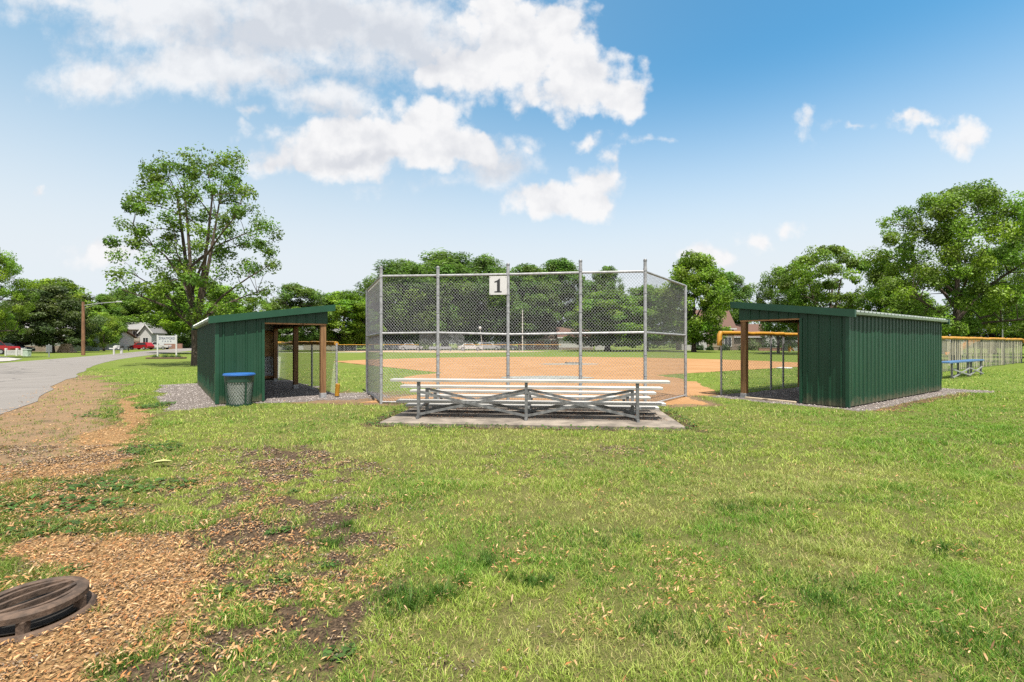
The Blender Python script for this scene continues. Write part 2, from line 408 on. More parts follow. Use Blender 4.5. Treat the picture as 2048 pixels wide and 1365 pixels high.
def mat_ground():
    m, nt, bs = nodes_of('ground_lawn_soil')
    a = node(nt, 'ShaderNodeAttribute', attribute_name='mask'); s = nt.nodes.new('ShaderNodeSeparateColor'); lk(nt, a.outputs['Color'], s.inputs[0])
    b = node(nt, 'ShaderNodeAttribute', attribute_name='mask_b'); s2 = nt.nodes.new('ShaderNodeSeparateColor'); lk(nt, b.outputs['Color'], s2.inputs[0])
    v = mapped(nt)
    fine = noise_(nt, v, 60, 5, .7); mid = noise_(nt, v, 9, 5, .65); big = noise_(nt, v, .35, 4, .6)
    soil = mixc(nt, ramp(nt, fine, .35, .7), (.026, .019, .013), (.150, .105, .066))
    sandy = mixc(nt, ramp(nt, fine, .3, .7), (.16, .105, .06), (.30, .205, .12))
    sandy = mixc(nt, ramp(nt, mid, .5, .75), sandy, (.17, .14, .085))
    sandy = mixc(nt, math_(nt, 'MULTIPLY', ramp(nt, noise_(nt, v, 1.6, 5, .7), .48, .7), .7), sandy, (.11, .085, .06))
    base = mixc(nt, s2.outputs[0], soil, sandy)
    litter = mixc(nt, ramp(nt, fine, .35, .68), (.12, .068, .032), (.40, .26, .12))
    base = mixc(nt, ramp(nt, math_(nt, 'MULTIPLY_ADD', math_(nt, 'SUBTRACT', mid, .5), 1.4, s.outputs[1]), .3, .75), base, litter)
    # far turf: mottled two-tone green with mowing grain
    vs = mapped(nt, (.5, 3, 1), 'Object', (0, 0, .3))
    grain = noise_(nt, vs, 1.4, 6, .7)
    turf = mixc(nt, ramp(nt, grain, .3, .7), (.105, .175, .022), (.21, .29, .045))
    turf = mixc(nt, ramp(nt, big, .35, .7), turf, (.17, .25, .036))
    turf = mixc(nt, math_(nt, 'MULTIPLY', ramp(nt, noise_(nt, v, 1.7, 4, .7), .55, .75), .45), turf, (.24, .23, .08))
    turf = mixc(nt, math_(nt, 'MULTIPLY', s2.outputs[1], .35), turf, (.25, .24, .075))
    turf = mixc(nt, ramp(nt, fine, .42, .75), mixc(nt, .45, turf, (.03, .04, .012)), turf)
    fine2 = noise_(nt, v, 150, 4, .8)
    thatch = mixc(nt, ramp(nt, fine2, .38, .66), (.032, .034, .012), (.22, .20, .075))
    thatch = mixc(nt, math_(nt, 'MULTIPLY', ramp(nt, fine, .45, .7), .6), thatch, (.07, .085, .02))
    thatch = mixc(nt, math_(nt, 'MULTIPLY', ramp(nt, noise_(nt, v, 3.2, 5, .7), .5, .68), .6), thatch, (.20, .165, .08))
    turf = mixc(nt, math_(nt, 'MULTIPLY', s2.outputs[2], .8), turf, thatch)
    m2 = noise_(nt, v, 26, 4, .7)
    nn_ = math_(nt, 'ADD', math_(nt, 'MULTIPLY', math_(nt, 'SUBTRACT', mid, .5), 1.3), math_(nt, 'MULTIPLY', math_(nt, 'SUBTRACT', m2, .5), 1.0))
    g = math_(nt, 'ADD', nn_, s.outputs[0], clamp=True)
    base = mixc(nt, ramp(nt, g, .3, .62), base, turf)
    vo = node(nt, 'ShaderNodeTexVoronoi', Scale=55.0); lk(nt, v, vo.inputs['Vector'])
    sp = nt.nodes.new('ShaderNodeSeparateColor'); lk(nt, vo.outputs['Color'], sp.inputs[0])
    grav = mixc(nt, sp.outputs[0], (.17, .15, .14), (.38, .35, .33))
    grav = mixc(nt, ramp(nt, vo.outputs['Distance'], .25, .6), grav, (.10, .086, .078))
    grav = mixc(nt, ramp(nt, mid, .55, .75), grav, (.20, .15, .105))
    base = mixc(nt, ramp(nt, math_(nt, 'MULTIPLY_ADD', math_(nt, 'SUBTRACT', mid, .5), .6, s.outputs[2]), .35, .65), base, grav)
    lk(nt, base, bs.inputs['Base Color']); bs.inputs['Roughness'].default_value = .95; bs.inputs['Specular IOR Level'].default_value = .1
    bump(nt, math_(nt, 'ADD', fine, mid), .8, .02, bs)
    return m
ground = np_mesh('ground', V, 4, idx, mat_ground(), smooth=True)
tag(ground, kind='structure')
for nm, chans in (('mask', gm[0:3]), ('mask_b', (gm[3], gm[4], sstep(15, 6, Y)))):
    at = ground.data.attributes.new(nm, 'FLOAT_COLOR', 'POINT')
    c = np.ones((nx * ny, 4), dtype=np.float32)
    for k in range(3): c[:, k] = chans[k].ravel()
    at.data.foreach_set('color', c.ravel())

# infield dirt: star-shaped about home plate
def mat_dirt():
    m, nt, bs = nodes_of('infield_clay')
    v = mapped(nt); big = noise_(nt, v, .45, 5, .6); fine = noise_(nt, v, 40, 4, .7); vs = mapped(nt, (.4, 3, 1), 'Object', (0, 0, .35)); st = noise_(nt, vs, 1.2, 5, .7)
    c = mixc(nt, ramp(nt, big, .3, .7), (.31, .170, .072), (.37, .215, .105)); c = mixc(nt, math_(nt, 'MULTIPLY', ramp(nt, st, .45, .75), .5), c, (.42, .265, .145))
    c = mixc(nt, math_(nt, 'MULTIPLY', ramp(nt, fine, .55, .8), .5), c, (.18, .09, .042))
    md = noise_(nt, v, 3.5, 5, .7); c = mixc(nt, math_(nt, 'MULTIPLY', ramp(nt, md, .55, .75), .45), c, (.22, .115, .05))
    lk(nt, c, bs.inputs['Base Color']); bs.inputs['Roughness'].default_value = .95; bs.inputs['Specular IOR Level'].default_value = .1
    bump(nt, math_(nt, 'ADD', fine, math_(nt, 'MULTIPLY', md, 2.0)), .7, .02, bs); return m
DIRT = mat_dirt()
na = 1080; ang = np.arange(na) * 2 * math.pi / na; rr = np.zeros(na)
for k in range(na):
    r = np.linspace(.5, 36, 1800); v_ = infield_sdf(HOME[0] + r * math.cos(ang[k]), HOME[1] + r * math.sin(ang[k])) > 0
    bad = np.where(~v_)[0]; rr[k] = r[bad[0]] if len(bad) else 36
rr += (fbm(np.cos(ang) * rr * 1.5, np.sin(ang) * rr * 1.5, 77) - .5) * .5
mb = MB(); mb.add([(HOME[0], HOME[1], .012)], [])
for fr in (.5, 1.0):
    mb.add([(HOME[0] + rr[k] * fr * math.cos(ang[k]), HOME[1] + rr[k] * fr * math.sin(ang[k]), .012 if fr < 1 else .004) for k in range(na)], [])
for k in range(na):
    j = (k + 1) % na; mb.f += [(0, 1 + k, 1 + j), (1 + k, 1 + na + k, 1 + na + j, 1 + j)]
tag(mb.build('infield_path', DIRT), kind='structure')
def flat_patch(name, pts, z, m, seed=1, amp=.3, sub=14):
    pts = [np.array(p, float) for p in pts]; out = []
    for a, b in zip(pts, pts[1:] + pts[:1]):
        for t in np.linspace(0, 1, sub, endpoint=False): out.append(a + (b - a) * t)
    out = np.array(out); out = out + np.stack([fbm(out[:, 0] * 2, out[:, 1] * 2, seed) - .5, fbm(out[:, 0] * 2, out[:, 1] * 2, seed + 5) - .5], -1) * amp
    c = out.mean(0); mb = MB(); mb.add([(c[0], c[1], z)] + [(p[0], p[1], z) for p in out], [(0, 1 + k, 1 + (k + 1) % len(out)) for k in range(len(out))])
    return tag(mb.build(name, m), kind='structure')
def ring_patch(name, c, rx, ry, z, m, seed, amp=.5):
    return flat_patch(name, [(c[0] + rx * math.cos(a), c[1] + ry * math.sin(a)) for a in np.linspace(0, 2 * math.pi, 12, endpoint=False)], z, m, seed, amp, 5)
CHALK = M('grey_dry_agent', (.22, .235, .215), .95, 0, .35, 5)
PALEDIRT = M('pale_far_clay', (.40, .285, .19), .95, 0, .12, 2)
ring_patch('home_plate_path', (G(1095, 757)[0], 19.2), 1.9, .95, .018, CHALK, 3)
ring_patch('mound_path', (G(1140, 729)[0], Zg(729)), 2.0, 1.0, .018, CHALK, 9)
flat_patch('far_infield_path', [(-29, 77), (-10, 70), (2, 74), (6, 80), (-4, 92), (-22, 92)], .012, PALEDIRT, 21, 1.0)
flat_patch('far_base_path', [(-36, 83), (-26, 80), (-18, 92), (-30, 96)], .010, PALEDIRT, 25, 1.0)
m_path = M('pale_path', (.40, .39, .36), .9, 0, .1, 2)
mb = MB(); a0, a1 = Vector((-52, 72)), Vector((-22, 69.5)); mb.add([(a0.x, a0.y, .01), (a1.x, a1.y, .01), (a1.x, a1.y + 1.6, .01), (a0.x, a0.y + 1.6, .01)], [(0, 1, 2, 3)])
tag(mb.build('foot_path', m_path), kind='structure')

# road
def mat_road():
    m, nt, bs = nodes_of('worn_asphalt')
    v = mapped(nt); f = noise_(nt, v, 45, 5, .75); b_ = noise_(nt, v, .5, 5, .6); vs = mapped(nt, (1.2, .12, 1), 'Object', (0, 0, -.65)); st = noise_(nt, vs, 1.0, 5, .6)
    c = mixc(nt, ramp(nt, f, .3, .75), (.14, .13, .118), (.215, .20, .185)); c = mixc(nt, math_(nt, 'MULTIPLY', ramp(nt, st, .45, .7), .5), c, (.24, .225, .208))
    c = mixc(nt, math_(nt, 'MULTIPLY', ramp(nt, b_, .55, .75), .4), c, (.155, .143, .13))
    vo = node(nt, 'ShaderNodeTexVoronoi', Scale=.16, feature='DISTANCE_TO_EDGE'); wv = nt.nodes.new('ShaderNodeVectorMath'); wv.operation = 'ADD'
    nz = node(nt, 'ShaderNodeTexNoise', Scale=.8, Detail=5); lk(nt, v, nz.inputs['Vector']); lk(nt, v, wv.inputs[0]); lk(nt, nz.outputs['Color'], wv.inputs[1]); lk(nt, wv.outputs[0], vo.inputs['Vector'])
    c = mixc(nt, math_(nt, 'MULTIPLY', ramp(nt, vo.outputs['Distance'], .012, .002), .6), c, (.07, .065, .06))
    lk(nt, c, bs.inputs['Base Color']); bs.inputs['Roughness'].default_value = .9; bump(nt, f, .35, .006, bs); return m
K = 9; vs = []
for i in range(240):
    ne = NE[i] + (fbm(NE[i][:1] * .7, NE[i][1:] * .7, 41)[0] - .5) * np.array((.5, .15)) * (1 if NE[i][1] < 30 else .1)
    for k in range(K):
        t = k / (K - 1); p = ne * (1 - t) + FE[i] * t; vs.append((p[0], p[1], .004 + .09 * math.sin(math.pi * t) ** .6))
mb = MB(); mb.add(vs, [(i * K + k, i * K + k + 1, (i + 1) * K + k + 1, (i + 1) * K + k) for i in range(239) for k in range(K - 1)])
tag(mb.build('road', mat_road(), smooth=True), kind='structure')
flat_patch('driveway_path', [G(-60, 714), G(0, 713.5), G(44, 719), G(20, 723), G(-60, 727)], .03, M('pale_concrete', (.33, .32, .30), .9, 0, .1, 2), 4, .3)

# concrete pad under the bleachers
o = thing('concrete_pad', 'low concrete slab under the aluminium bleachers, strewn with seed litter', 'slab', (PAD0.x, PAD0.y, 0), math.atan2(BU.y, BU.x))
mb = MB(); mb.cbox((-2.50, -.42, -.1), (2.66, 2.05, .035), .012); mb.build('slab', CONCRETE, o)

# ------------------------------------------------------------------ grass, weeds, seed litter
rng = np.random.default_rng(11)
def scatter(z0, z1, dens, keep):
    area = 1.14 * (z1 * z1 - z0 * z0) + 1.2 * (z1 - z0); n = int(area * dens)
    z = np.sqrt(rng.uniform(z0 * z0, z1 * z1, n)); x = rng.uniform(-1, 1, n) * (1.14 * z + .6); k = np.hypot(x + 2.44, z - 2.42) > .245      # keep the storm drain open
    return x[k], z[k]
def ground_z(x, y):
    g = masks(x, y); nr = sstep(20, 9, y)
    zz = ((fbm(x * 2.2, y * 2.2, 5) - .5) * .05) * nr
    return zz, g
BV_, BI, BT = [], [], []
def blades(x, y, h, w, col, seg2):
    n = len(x); zz = ground_z_cache
    a = rng.uniform(0, 2 * math.pi, n); ln = rng.uniform(.2, 1.5, n) * h * col; la = rng.uniform(0, 2 * math.pi, n)
    base = np.stack([x, y, zz - .004], -1); sx = np.stack([np.cos(a), np.sin(a), 0 * a], -1) * (w / 2)[:, None]
    tip = base + np.stack([np.cos(la) * ln, np.sin(la) * ln, h], -1)
    mid = base + np.stack([np.cos(la) * ln * .3, np.sin(la) * ln * .3, h * .6], -1)
    return base, sx, mid, tip
def band(z0, z1, dens, hmul, wmul):
    global ground_z_cache
    x, y = scatter(z0, z1, dens, None)
    zz, g = ground_z(x, y)
    inf_ = infield_sdf(x, y); pu, pv = pad_uv(x, y)
    tl, l1 = dug(x, y, PL, FL, LL); tr, l2 = dug(x, y, PR, FR, LR)
    ok = (inf_ < -.02 + (rng.random(len(x)) - .7) * .35) & (g[6] > .12) & ~((pu > -2.52) & (pu < 2.68) & (pv > -.44) & (pv < 2.07))
    ok &= ~((tl > -.03) & (tl < 2.4) & (l1 > -.03) & (l1 < 6.7)) & ~((tr > -.03) & (tr < 2.4) & (l2 > -.03) & (l2 < 6.7))
    tuft = fbm(x * 9, y * 9, 55, 2)
    p = np.clip(g[0] * (.35 + 1.3 * sstep(.35, .62, tuft)), 0.0, 1)
    p = np.where(g[0] < .12, p * .35, p)
    ok &= rng.random(len(x)) < p
    x, y, zz, dry, tuft = x[ok], y[ok], zz[ok], g[4][ok], tuft[ok]; gcov = g[0][ok]; n = len(x)
    tall = sstep(.60, .72, fbm(x * 1.1, y * 1.1, 91, 3))
    h = rng.uniform(.016, .044, n) * hmul * (1 + .7 * tall) * (.7 + .6 * tuft); w = rng.uniform(.0028, .0052, n) * wmul
    zone = fbm(x * .9, y * .9, 101, 3); r = rng.random(n)
    lush = np.clip(sstep(.48, .66, zone) + .6 * tall + .35 * sstep(8, 16, x) , 0, 1)
    cA = np.array((.30, .42, .064)); cB = np.array((.125, .27, .028)); cD = np.array((.50, .43, .20)); cE = np.array((.48, .55, .13))
    col = cA[None] * (1 - lush[:, None]) + cB[None] * lush[:, None]
    col = np.where((r < .30)[:, None], cE[None], col)
    px, py = project(x, y); wx = px + (fbm(x * .8, y * .8, 131) - .5) * 420; wy = py + (fbm(x * .8, y * .8, 137) - .5) * 150
    pale = np.zeros(n); rich = np.zeros(n)
    for cx, cy, rx, ry in ((700, 890, 220, 60), (1000, 890, 300, 45), (1560, 965, 380, 70), (1280, 1030, 260, 60), (1720, 1140, 260, 80), (1150, 1300, 300, 70)): pale = np.maximum(pale, ell(wx, wy, cx, cy, rx, ry))
    for cx, cy, rx, ry in ((1930, 850, 330, 90), (1690, 830, 180, 26), (1180, 910, 160, 26), (950, 1130, 240, 70), (1500, 1080, 160, 50), (1900, 1200, 220, 90)): rich = np.maximum(rich, ell(wx, wy, cx, cy, rx, ry))
    pale = sstep(0, .6, pale); rich = sstep(0, .6, rich) * (1 - .6 * pale)
    col = col * (1 - .55 * pale[:, None]) + np.array((.47, .50, .16))[None] * .55 * pale[:, None]
    col = col * (1 - .5 * rich[:, None]) + np.array((.14, .33, .032))[None] * .5 * rich[:, None]
    strawp = .15 + .12 * pale - .06 * rich + .30 * dry * (1 - lush)
    col = np.where((rng.random(n) < strawp)[:, None], cD[None], col)
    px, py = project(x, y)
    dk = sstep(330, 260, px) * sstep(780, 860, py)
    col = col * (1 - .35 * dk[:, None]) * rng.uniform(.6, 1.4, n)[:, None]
    isd = (np.abs(col[:, 0] / np.maximum(col[:, 1], 1e-4) - cD[0] / cD[1]) < .02) & (rng.random(n) < .6)
    h = np.where(isd, h * .3, h); lean_mul = np.where(isd, 3.2, 1.0)
    ground_z_cache = zz
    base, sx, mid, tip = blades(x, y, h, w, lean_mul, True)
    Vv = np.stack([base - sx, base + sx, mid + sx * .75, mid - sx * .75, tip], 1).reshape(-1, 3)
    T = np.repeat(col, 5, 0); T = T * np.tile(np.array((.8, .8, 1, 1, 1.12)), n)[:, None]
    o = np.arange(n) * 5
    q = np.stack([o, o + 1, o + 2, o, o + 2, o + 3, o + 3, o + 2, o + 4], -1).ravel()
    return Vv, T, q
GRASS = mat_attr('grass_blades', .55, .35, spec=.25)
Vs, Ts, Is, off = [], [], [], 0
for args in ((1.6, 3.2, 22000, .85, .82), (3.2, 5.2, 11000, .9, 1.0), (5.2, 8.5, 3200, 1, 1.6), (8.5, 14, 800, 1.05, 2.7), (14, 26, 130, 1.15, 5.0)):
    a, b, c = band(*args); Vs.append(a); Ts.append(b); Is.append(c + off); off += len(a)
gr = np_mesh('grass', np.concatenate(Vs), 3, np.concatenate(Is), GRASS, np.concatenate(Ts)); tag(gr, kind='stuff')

# broad-leaved weeds round the slab, along the litter edge and in tufts
def weeds():
    pts = []
    def blob(cx, cy, rx, ry, n, s):
        for _ in range(n):
            a = rng.uniform(0, 6.283); r = math.sqrt(rng.random()); pts.append((cx + rx * r * math.cos(a), cy + ry * r * math.sin(a), s * rng.uniform(.6, 1.2)))
    for u in np.linspace(-2.6, 2.7, 60):
        p = PAD0 + BU * u - BV * .52; blob(p.x, p.y, .10, .07, int(rng.integers(1, 9)), .055)
    for v_ in np.linspace(-.4, 1.9, 24):
        for u, e in ((-2.66, .16), (2.84, .20)):
            p = PAD0 + BU * u + BV * v_; blob(p.x, p.y, e, .1, int(rng.integers(2, 10)), .055)
    for x, y, rx, ry, n, s in ((300, 900, .35, .35, 260, .05), (240, 975, .75, .22, 380, .05), (80, 1015, .8, .25, 420, .055), (100, 1060, .5, .15, 160, .05), (312, 812, .30, .5, 260, .06), (200, 830, .5, .3, 120, .05)):
        c = G(x, y); blob(c[0], c[1], rx, ry, n, s)
    for x, y in ((470, 1180), (575, 1060), (540, 1065), (660, 1130), (255, 940), (560, 1165), (590, 985), (440, 1190), (150, 1140), (680, 1310)):
        c = G(x, y); blob(c[0], c[1], .07, .06, 40, .03)
    P = np.array(pts); n = len(P)
    zz, _ = ground_z(P[:, 0], P[:, 1]); s = P[:, 2]
    c = np.stack([P[:, 0], P[:, 1], zz + rng.uniform(.01, .9, n) * s * .9], -1)
    a = rng.uniform(0, 6.283, n); tilt = rng.uniform(-.6, .6, n)
    d = np.stack([np.cos(a), np.sin(a), np.sin(tilt) * .7], -1) * (s * .6)[:, None]; e = np.stack([-np.sin(a), np.cos(a), rng.uniform(-.4, .4, n)], -1) * (s * .32)[:, None]
    Vv = np.stack([c - d, c - d * .2 + e, c + d * .35 + e * .8, c + d, c + d * .35 - e * .8, c - d * .2 - e], 1).reshape(-1, 3)
    col = np.array((.06, .125, .025))[None] * rng.uniform(.55, 1.6, n)[:, None]; o = np.arange(n) * 6
    q = np.stack([o + k for k in (0, 1, 2, 0, 2, 3, 0, 3, 4, 0, 4, 5)], -1).ravel()
    return Vv, np.repeat(col, 6, 0), q
a, b, c = weeds(); tag(np_mesh('broadleaf_weeds', a, 3, c, GRASS, b), kind='stuff')

# dark grass tufts in the foreground lawn
def tufts():
    P = []
    for x, y, r, n, h in ((860, 1205, .17, 800, .085), (790, 1215, .12, 260, .06), (1060, 1160, .15, 500, .06), (1450, 1010, .2, 400, .055), (700, 1060, .12, 300, .06), (975, 1120, .12, 350, .06), (1240, 1080, .2, 400, .055), (1880, 1100, .2, 400, .06), (1640, 1200, .22, 500, .06), (660, 1095, .1, 300, .06), (1330, 1260, .2, 500, .065), (1985, 1290, .2, 500, .07)):
        c = G(x, y); kk_ = 9; sc_ = rng.normal(0, .55, (kk_, 2)) * r; wi = rng.integers(0, kk_, n); a = rng.uniform(0, 6.283, n); q = r * np.abs(rng.normal(0, .33, n))
        c = (c[0] + sc_[wi, 0] * 1.3, c[1] + sc_[wi, 1] * .8)
        P.append(np.stack([c[0] + q * np.cos(a) * 1.2, c[1] + q * np.sin(a), h * rng.uniform(.35, 1.1, n) * np.clip(1.15 - q / r * .6, .3, 1.2)], -1))
    P = np.concatenate(P); n = len(P); x, y, h = P.T; zz, _ = ground_z(x, y)
    a = rng.uniform(0, 6.283, n); la = rng.uniform(0, 6.283, n); w = rng.uniform(.003, .005, n); ln = h * rng.uniform(.2, 1.0, n)
    base = np.stack([x, y, zz - .005], -1); sx = np.stack([np.cos(a), np.sin(a), 0 * a], -1) * (w / 2)[:, None]
    mid = base + np.stack([np.cos(la) * ln * .3, np.sin(la) * ln * .3, h * .62], -1); tip = base + np.stack([np.cos(la) * ln, np.sin(la) * ln, h], -1)
    Vv = np.stack([base - sx, base + sx, mid + sx * .8, mid - sx * .8, tip], 1).reshape(-1, 3)
    col = np.array((.075, .16, .024))[None] * rng.uniform(.6, 1.6, n)[:, None]; o = np.arange(n) * 5
    return Vv, np.repeat(col, 5, 0), np.stack([o, o + 1, o + 2, o, o + 2, o + 3, o + 3, o + 2, o + 4], -1).ravel()
a, b, c = tufts(); tag(np_mesh('tall_grass', a, 3, c, GRASS, b), kind='stuff')

def litter():
    Vs, Ts, Is, off = [], [], [], 0
    for z0, z1, dens, sm in ((1.6, 3.3, 4600, 1.0), (3.3, 5.5, 2600, 1.1), (5.5, 10, 700, 1.3), (10, 16, 110, 1.8)):
        x, y = scatter(z0, z1, dens, None); zz, g = ground_z(x, y); n = len(x)
        px, py = project(x, y); cl = fbm(x * 2.6, y * 2.6, 61, 3)
        p = np.maximum(g[1] * 1.0, 0)
        fall = .24 * sstep(850, 420, px + (w_ := (fbm(x, y, 63) - .5) * 300)) * sstep(860, 960, py) + (.05 * sstep(950, 1200, py) + .02) * sstep(2300, 1000, px) + .012
        p = np.maximum(p, fall * (.25 + 2.4 * sstep(.45, .68, cl)))
        p = np.maximum(p, .55 * g[3] * sstep(.42, .66, cl))
        pu, pv = pad_uv(x, y); onpad = (pu > -2.3) & (pu < 2.5) & (pv > .1) & (pv < 1.95)
        p = np.where(onpad, .9 * sstep(.25, .6, cl), p); zz = np.where(onpad, .037, zz)
        ok = (rng.random(n) < p) & (g[6] > -.3) & ((g[2] < .5) | (rng.random(n) < .3)) & ~((g[5] > .1) & ~onpad)
        tl, l1 = dug(x, y, PL, FL, LL); tr, l2 = dug(x, y, PR, FR, LR)
        ok &= ~((tl > -.05) & (tl < 2.4) & (l1 > -.05) & (l1 < 6.7)) & ~((tr > -.05) & (tr < 2.4) & (l2 > -.05) & (l2 < 6.7))
        x, y, zz, gc, lt = x[ok], y[ok], zz[ok], g[0][ok], g[1][ok]; op = onpad[ok]; n = len(x)
        L = np.clip(rng.lognormal(-3.5, .32, n), .008, .05) * sm * .80; W = L * rng.uniform(.15, .27, n)
        a = rng.normal(.55, 1.1, n); up = rng.uniform(-.35, .35, n) + np.where(gc > .5, rng.normal(0, .35, n), 0)
        d = np.stack([np.cos(a), np.sin(a), up], -1) * (L / 2)[:, None]; e = np.stack([-np.sin(a), np.cos(a), rng.uniform(-.5, .5, n)], -1) * (W / 2)[:, None]
        c = np.stack([x, y, zz + .006 + np.abs(up) * L / 2 + rng.random(n) * .012 + np.where(gc > .5, .016, 0)], -1)
        bend = np.array((0, 0, 1))[None] * (L * .14)[:, None]
        Vv = np.stack([c - d, c - d * .3 - e + bend * .5, c - d * .3 + e + bend, c + d * .5 - e * .8 + bend, c + d * .5 + e * .8 + bend * .6, c + d], 1).reshape(-1, 3)
        pal = np.array(((.36, .215, .085), (.43, .28, .13), (.29, .14, .05), (.20, .12, .055), (.46, .33, .18), (.34, .15, .045)))
        k = rng.choice(6, n, p=(.27, .25, .14, .13, .13, .08)); col = pal[k] * np.array((.90, .85, .86)) * rng.uniform(.6, 1.65, n)[:, None]
        col = np.where(op[:, None], col * np.array((.42, .36, .34)), col)
        o = np.arange(n) * 6 + off
        Vs.append(Vv); Ts.append(np.repeat(col, 6, 0)); Is.append(np.stack([o, o + 1, o + 2, o + 1, o + 3, o + 2, o + 2, o + 3, o + 4, o + 3, o + 5, o + 4], -1).ravel()); off += n * 6
    return np.concatenate(Vs), np.concatenate(Ts), np.concatenate(Is)
def crumbs():
    x, y = scatter(1.6, 6.5, 7000, None); zz, g = ground_z(x, y); n = len(x)
    p = np.maximum(g[1] * .8, .35 * sstep(.75, .3, g[0])) * sstep(.35, .6, fbm(x * 5, y * 5, 171, 3)); ok = (rng.random(n) < p) & (g[6] > 0) & (g[2] < .5)
    x, y, zz = x[ok], y[ok], zz[ok]; n = len(x); s_ = rng.uniform(.003, .012, n) * np.clip(y / 3, 1, 1.8)
    c = np.stack([x, y, zz + .004 + rng.random(n) * .008], -1); D = np.array(((1, .1, .1), (-.2, .5, .4), (-1, -.1, 0), (.1, -.5, .3)))
    an = rng.uniform(0, 6.283, n); ca, sa = np.cos(an)[:, None], np.sin(an)[:, None]; E_ = D[None] * s_[:, None, None] * rng.uniform(.5, 1.3, (n, 4, 1))
    R_x = E_[..., 0] * ca - E_[..., 1] * sa; R_y = E_[..., 0] * sa + E_[..., 1] * ca
    Vv = (c[:, None] + np.stack([R_x, R_y, E_[..., 2]], -1)).reshape(-1, 3); o = np.arange(n) * 4
    pal = np.array(((.16, .11, .07), (.26, .18, .10), (.38, .26, .14), (.22, .19, .16), (.09, .06, .04))); col = pal[rng.integers(0, 5, n)] * rng.uniform(.7, 1.4, n)[:, None]
    return Vv, np.repeat(col, 4, 0), np.stack([o, o + 1, o + 2, o, o + 2, o + 3], -1).ravel()
a, b, c = crumbs(); tag(np_mesh('mulch_crumbs', a, 3, c, mat_attr('mulch_bits', .85), b), kind='stuff')
a, b, c = litter(); tag(np_mesh('fallen_seed_litter', a, 3, c, mat_attr('seed_litter', .7, .15), b), kind='stuff')

# loose stones on the gravel
def stones():
    n = 26000; x = np.r_[rng.uniform(-12.5, -2.5, n // 2), rng.uniform(3.5, 14.5, n // 2)]; y = rng.uniform(9.6, 18, n)
    zz, g = ground_z(x, y); ok = (g[2] > .45) & (rng.random(n) < .9); x, y, zz = x[ok], y[ok], zz[ok]; n = len(x)
    s = rng.uniform(.008, .02, n); c = np.stack([x, y, zz + s * .2], -1); D = np.array(((1, 0, 0), (0, 1, 0), (-1, 0, 0), (0, -1, 0), (0, 0, .7)))
    Vv = (c[:, None] + D[None] * s[:, None, None] * rng.uniform(.6, 1.3, (n, 5, 1))).reshape(-1, 3); o = np.arange(n) * 5
    q = np.stack([o, o + 1, o + 4, o + 1, o + 2, o + 4, o + 2, o + 3, o + 4, o + 3, o, o + 4], -1).ravel()
    col = np.array((.31, .285, .27))[None] * rng.uniform(.45, 1.5, n)[:, None]
    return Vv, np.repeat(col, 5, 0), q
a, b, c = stones(); tag(np_mesh('gravel', a, 3, c, mat_attr('loose_gravel', .9), b), kind='stuff')

# single pale leaf lying on the lawn
lx, ly = G(322, 936)
o = thing('fallen_leaf', 'large pale yellow leaf lying alone on the grass beside the litter strip', 'leaf', (lx, ly, .05), .5)
mb = MB(); prof = [(-.10, 0), (-.05, .035), (.02, .045), (.08, .02), (.11, 0), (.08, -.02), (.02, -.045), (-.05, -.035)]
mb.add([(0, 0, .004)] + [(a_, b_, .012 + abs(b_) * .5) for a_, b_ in prof], [(0, 1 + k, 1 + (k + 1) % 8) for k in range(8)])
mb.build('blade', M('pale_leaf', (.36, .38, .13), .6), o); MB().tube([(-.10, 0, .012), (-.15, .01, .008)], .003, 5).build('stalk', M('pale_leaf'), o)

# ------------------------------------------------------------------ dugouts
def ribbed(mb, a, b, nrm, z0, z1, pitch=.229, rib=.02, w=.05, th=.012):
    """ribbed sheet from a to b (2-D), ribs outward along nrm; z0/z1 functions of s in 0..1"""
    a = Vector(a); b = Vector(b); L = (b - a).length; d = (b - a) / L; nrm = Vector(nrm)
    pr = [(0, 0)]; s = pitch * .4
    while s < L - w:
        pr += [(s - w / 2, 0), (s - w / 4, rib), (s + w / 4, rib), (s + w / 2, 0)]
        for q in (.36, .64):
            if s + pitch * q + .012 < L: pr += [(s + pitch * q - .010, 0), (s + pitch * q, rib * .22), (s + pitch * q + .010, 0)]
        s += pitch
    pr.append((L, 0)); vs = []; n = len(pr)
    for zf in (z0, z1):
        for s, o in pr: p = a + d * s + nrm * o; vs.append((p.x, p.y, zf(s / L)))
    for zf in (z0, z1):
        for s, o in pr: p = a + d * s + nrm * (o - th); vs.append((p.x, p.y, zf(s / L)))
    fs = [(k, k + 1, n + k + 1, n + k) for k in range(n - 1)] + [(2 * n + k + 1, 2 * n + k, 3 * n + k, 3 * n + k + 1) for k in range(n - 1)]
    fs += [(n + k, n + k + 1, 3 * n + k + 1, 3 * n + k) for k in range(n - 1)] + [(k + 1, k, 2 * n + k, 2 * n + k + 1) for k in range(n - 1)]
    fs += [(0, n, 3 * n, 2 * n), (n - 1, 3 * n - 1, 4 * n - 1, 2 * n - 1)]
    mb.add(vs, fs)

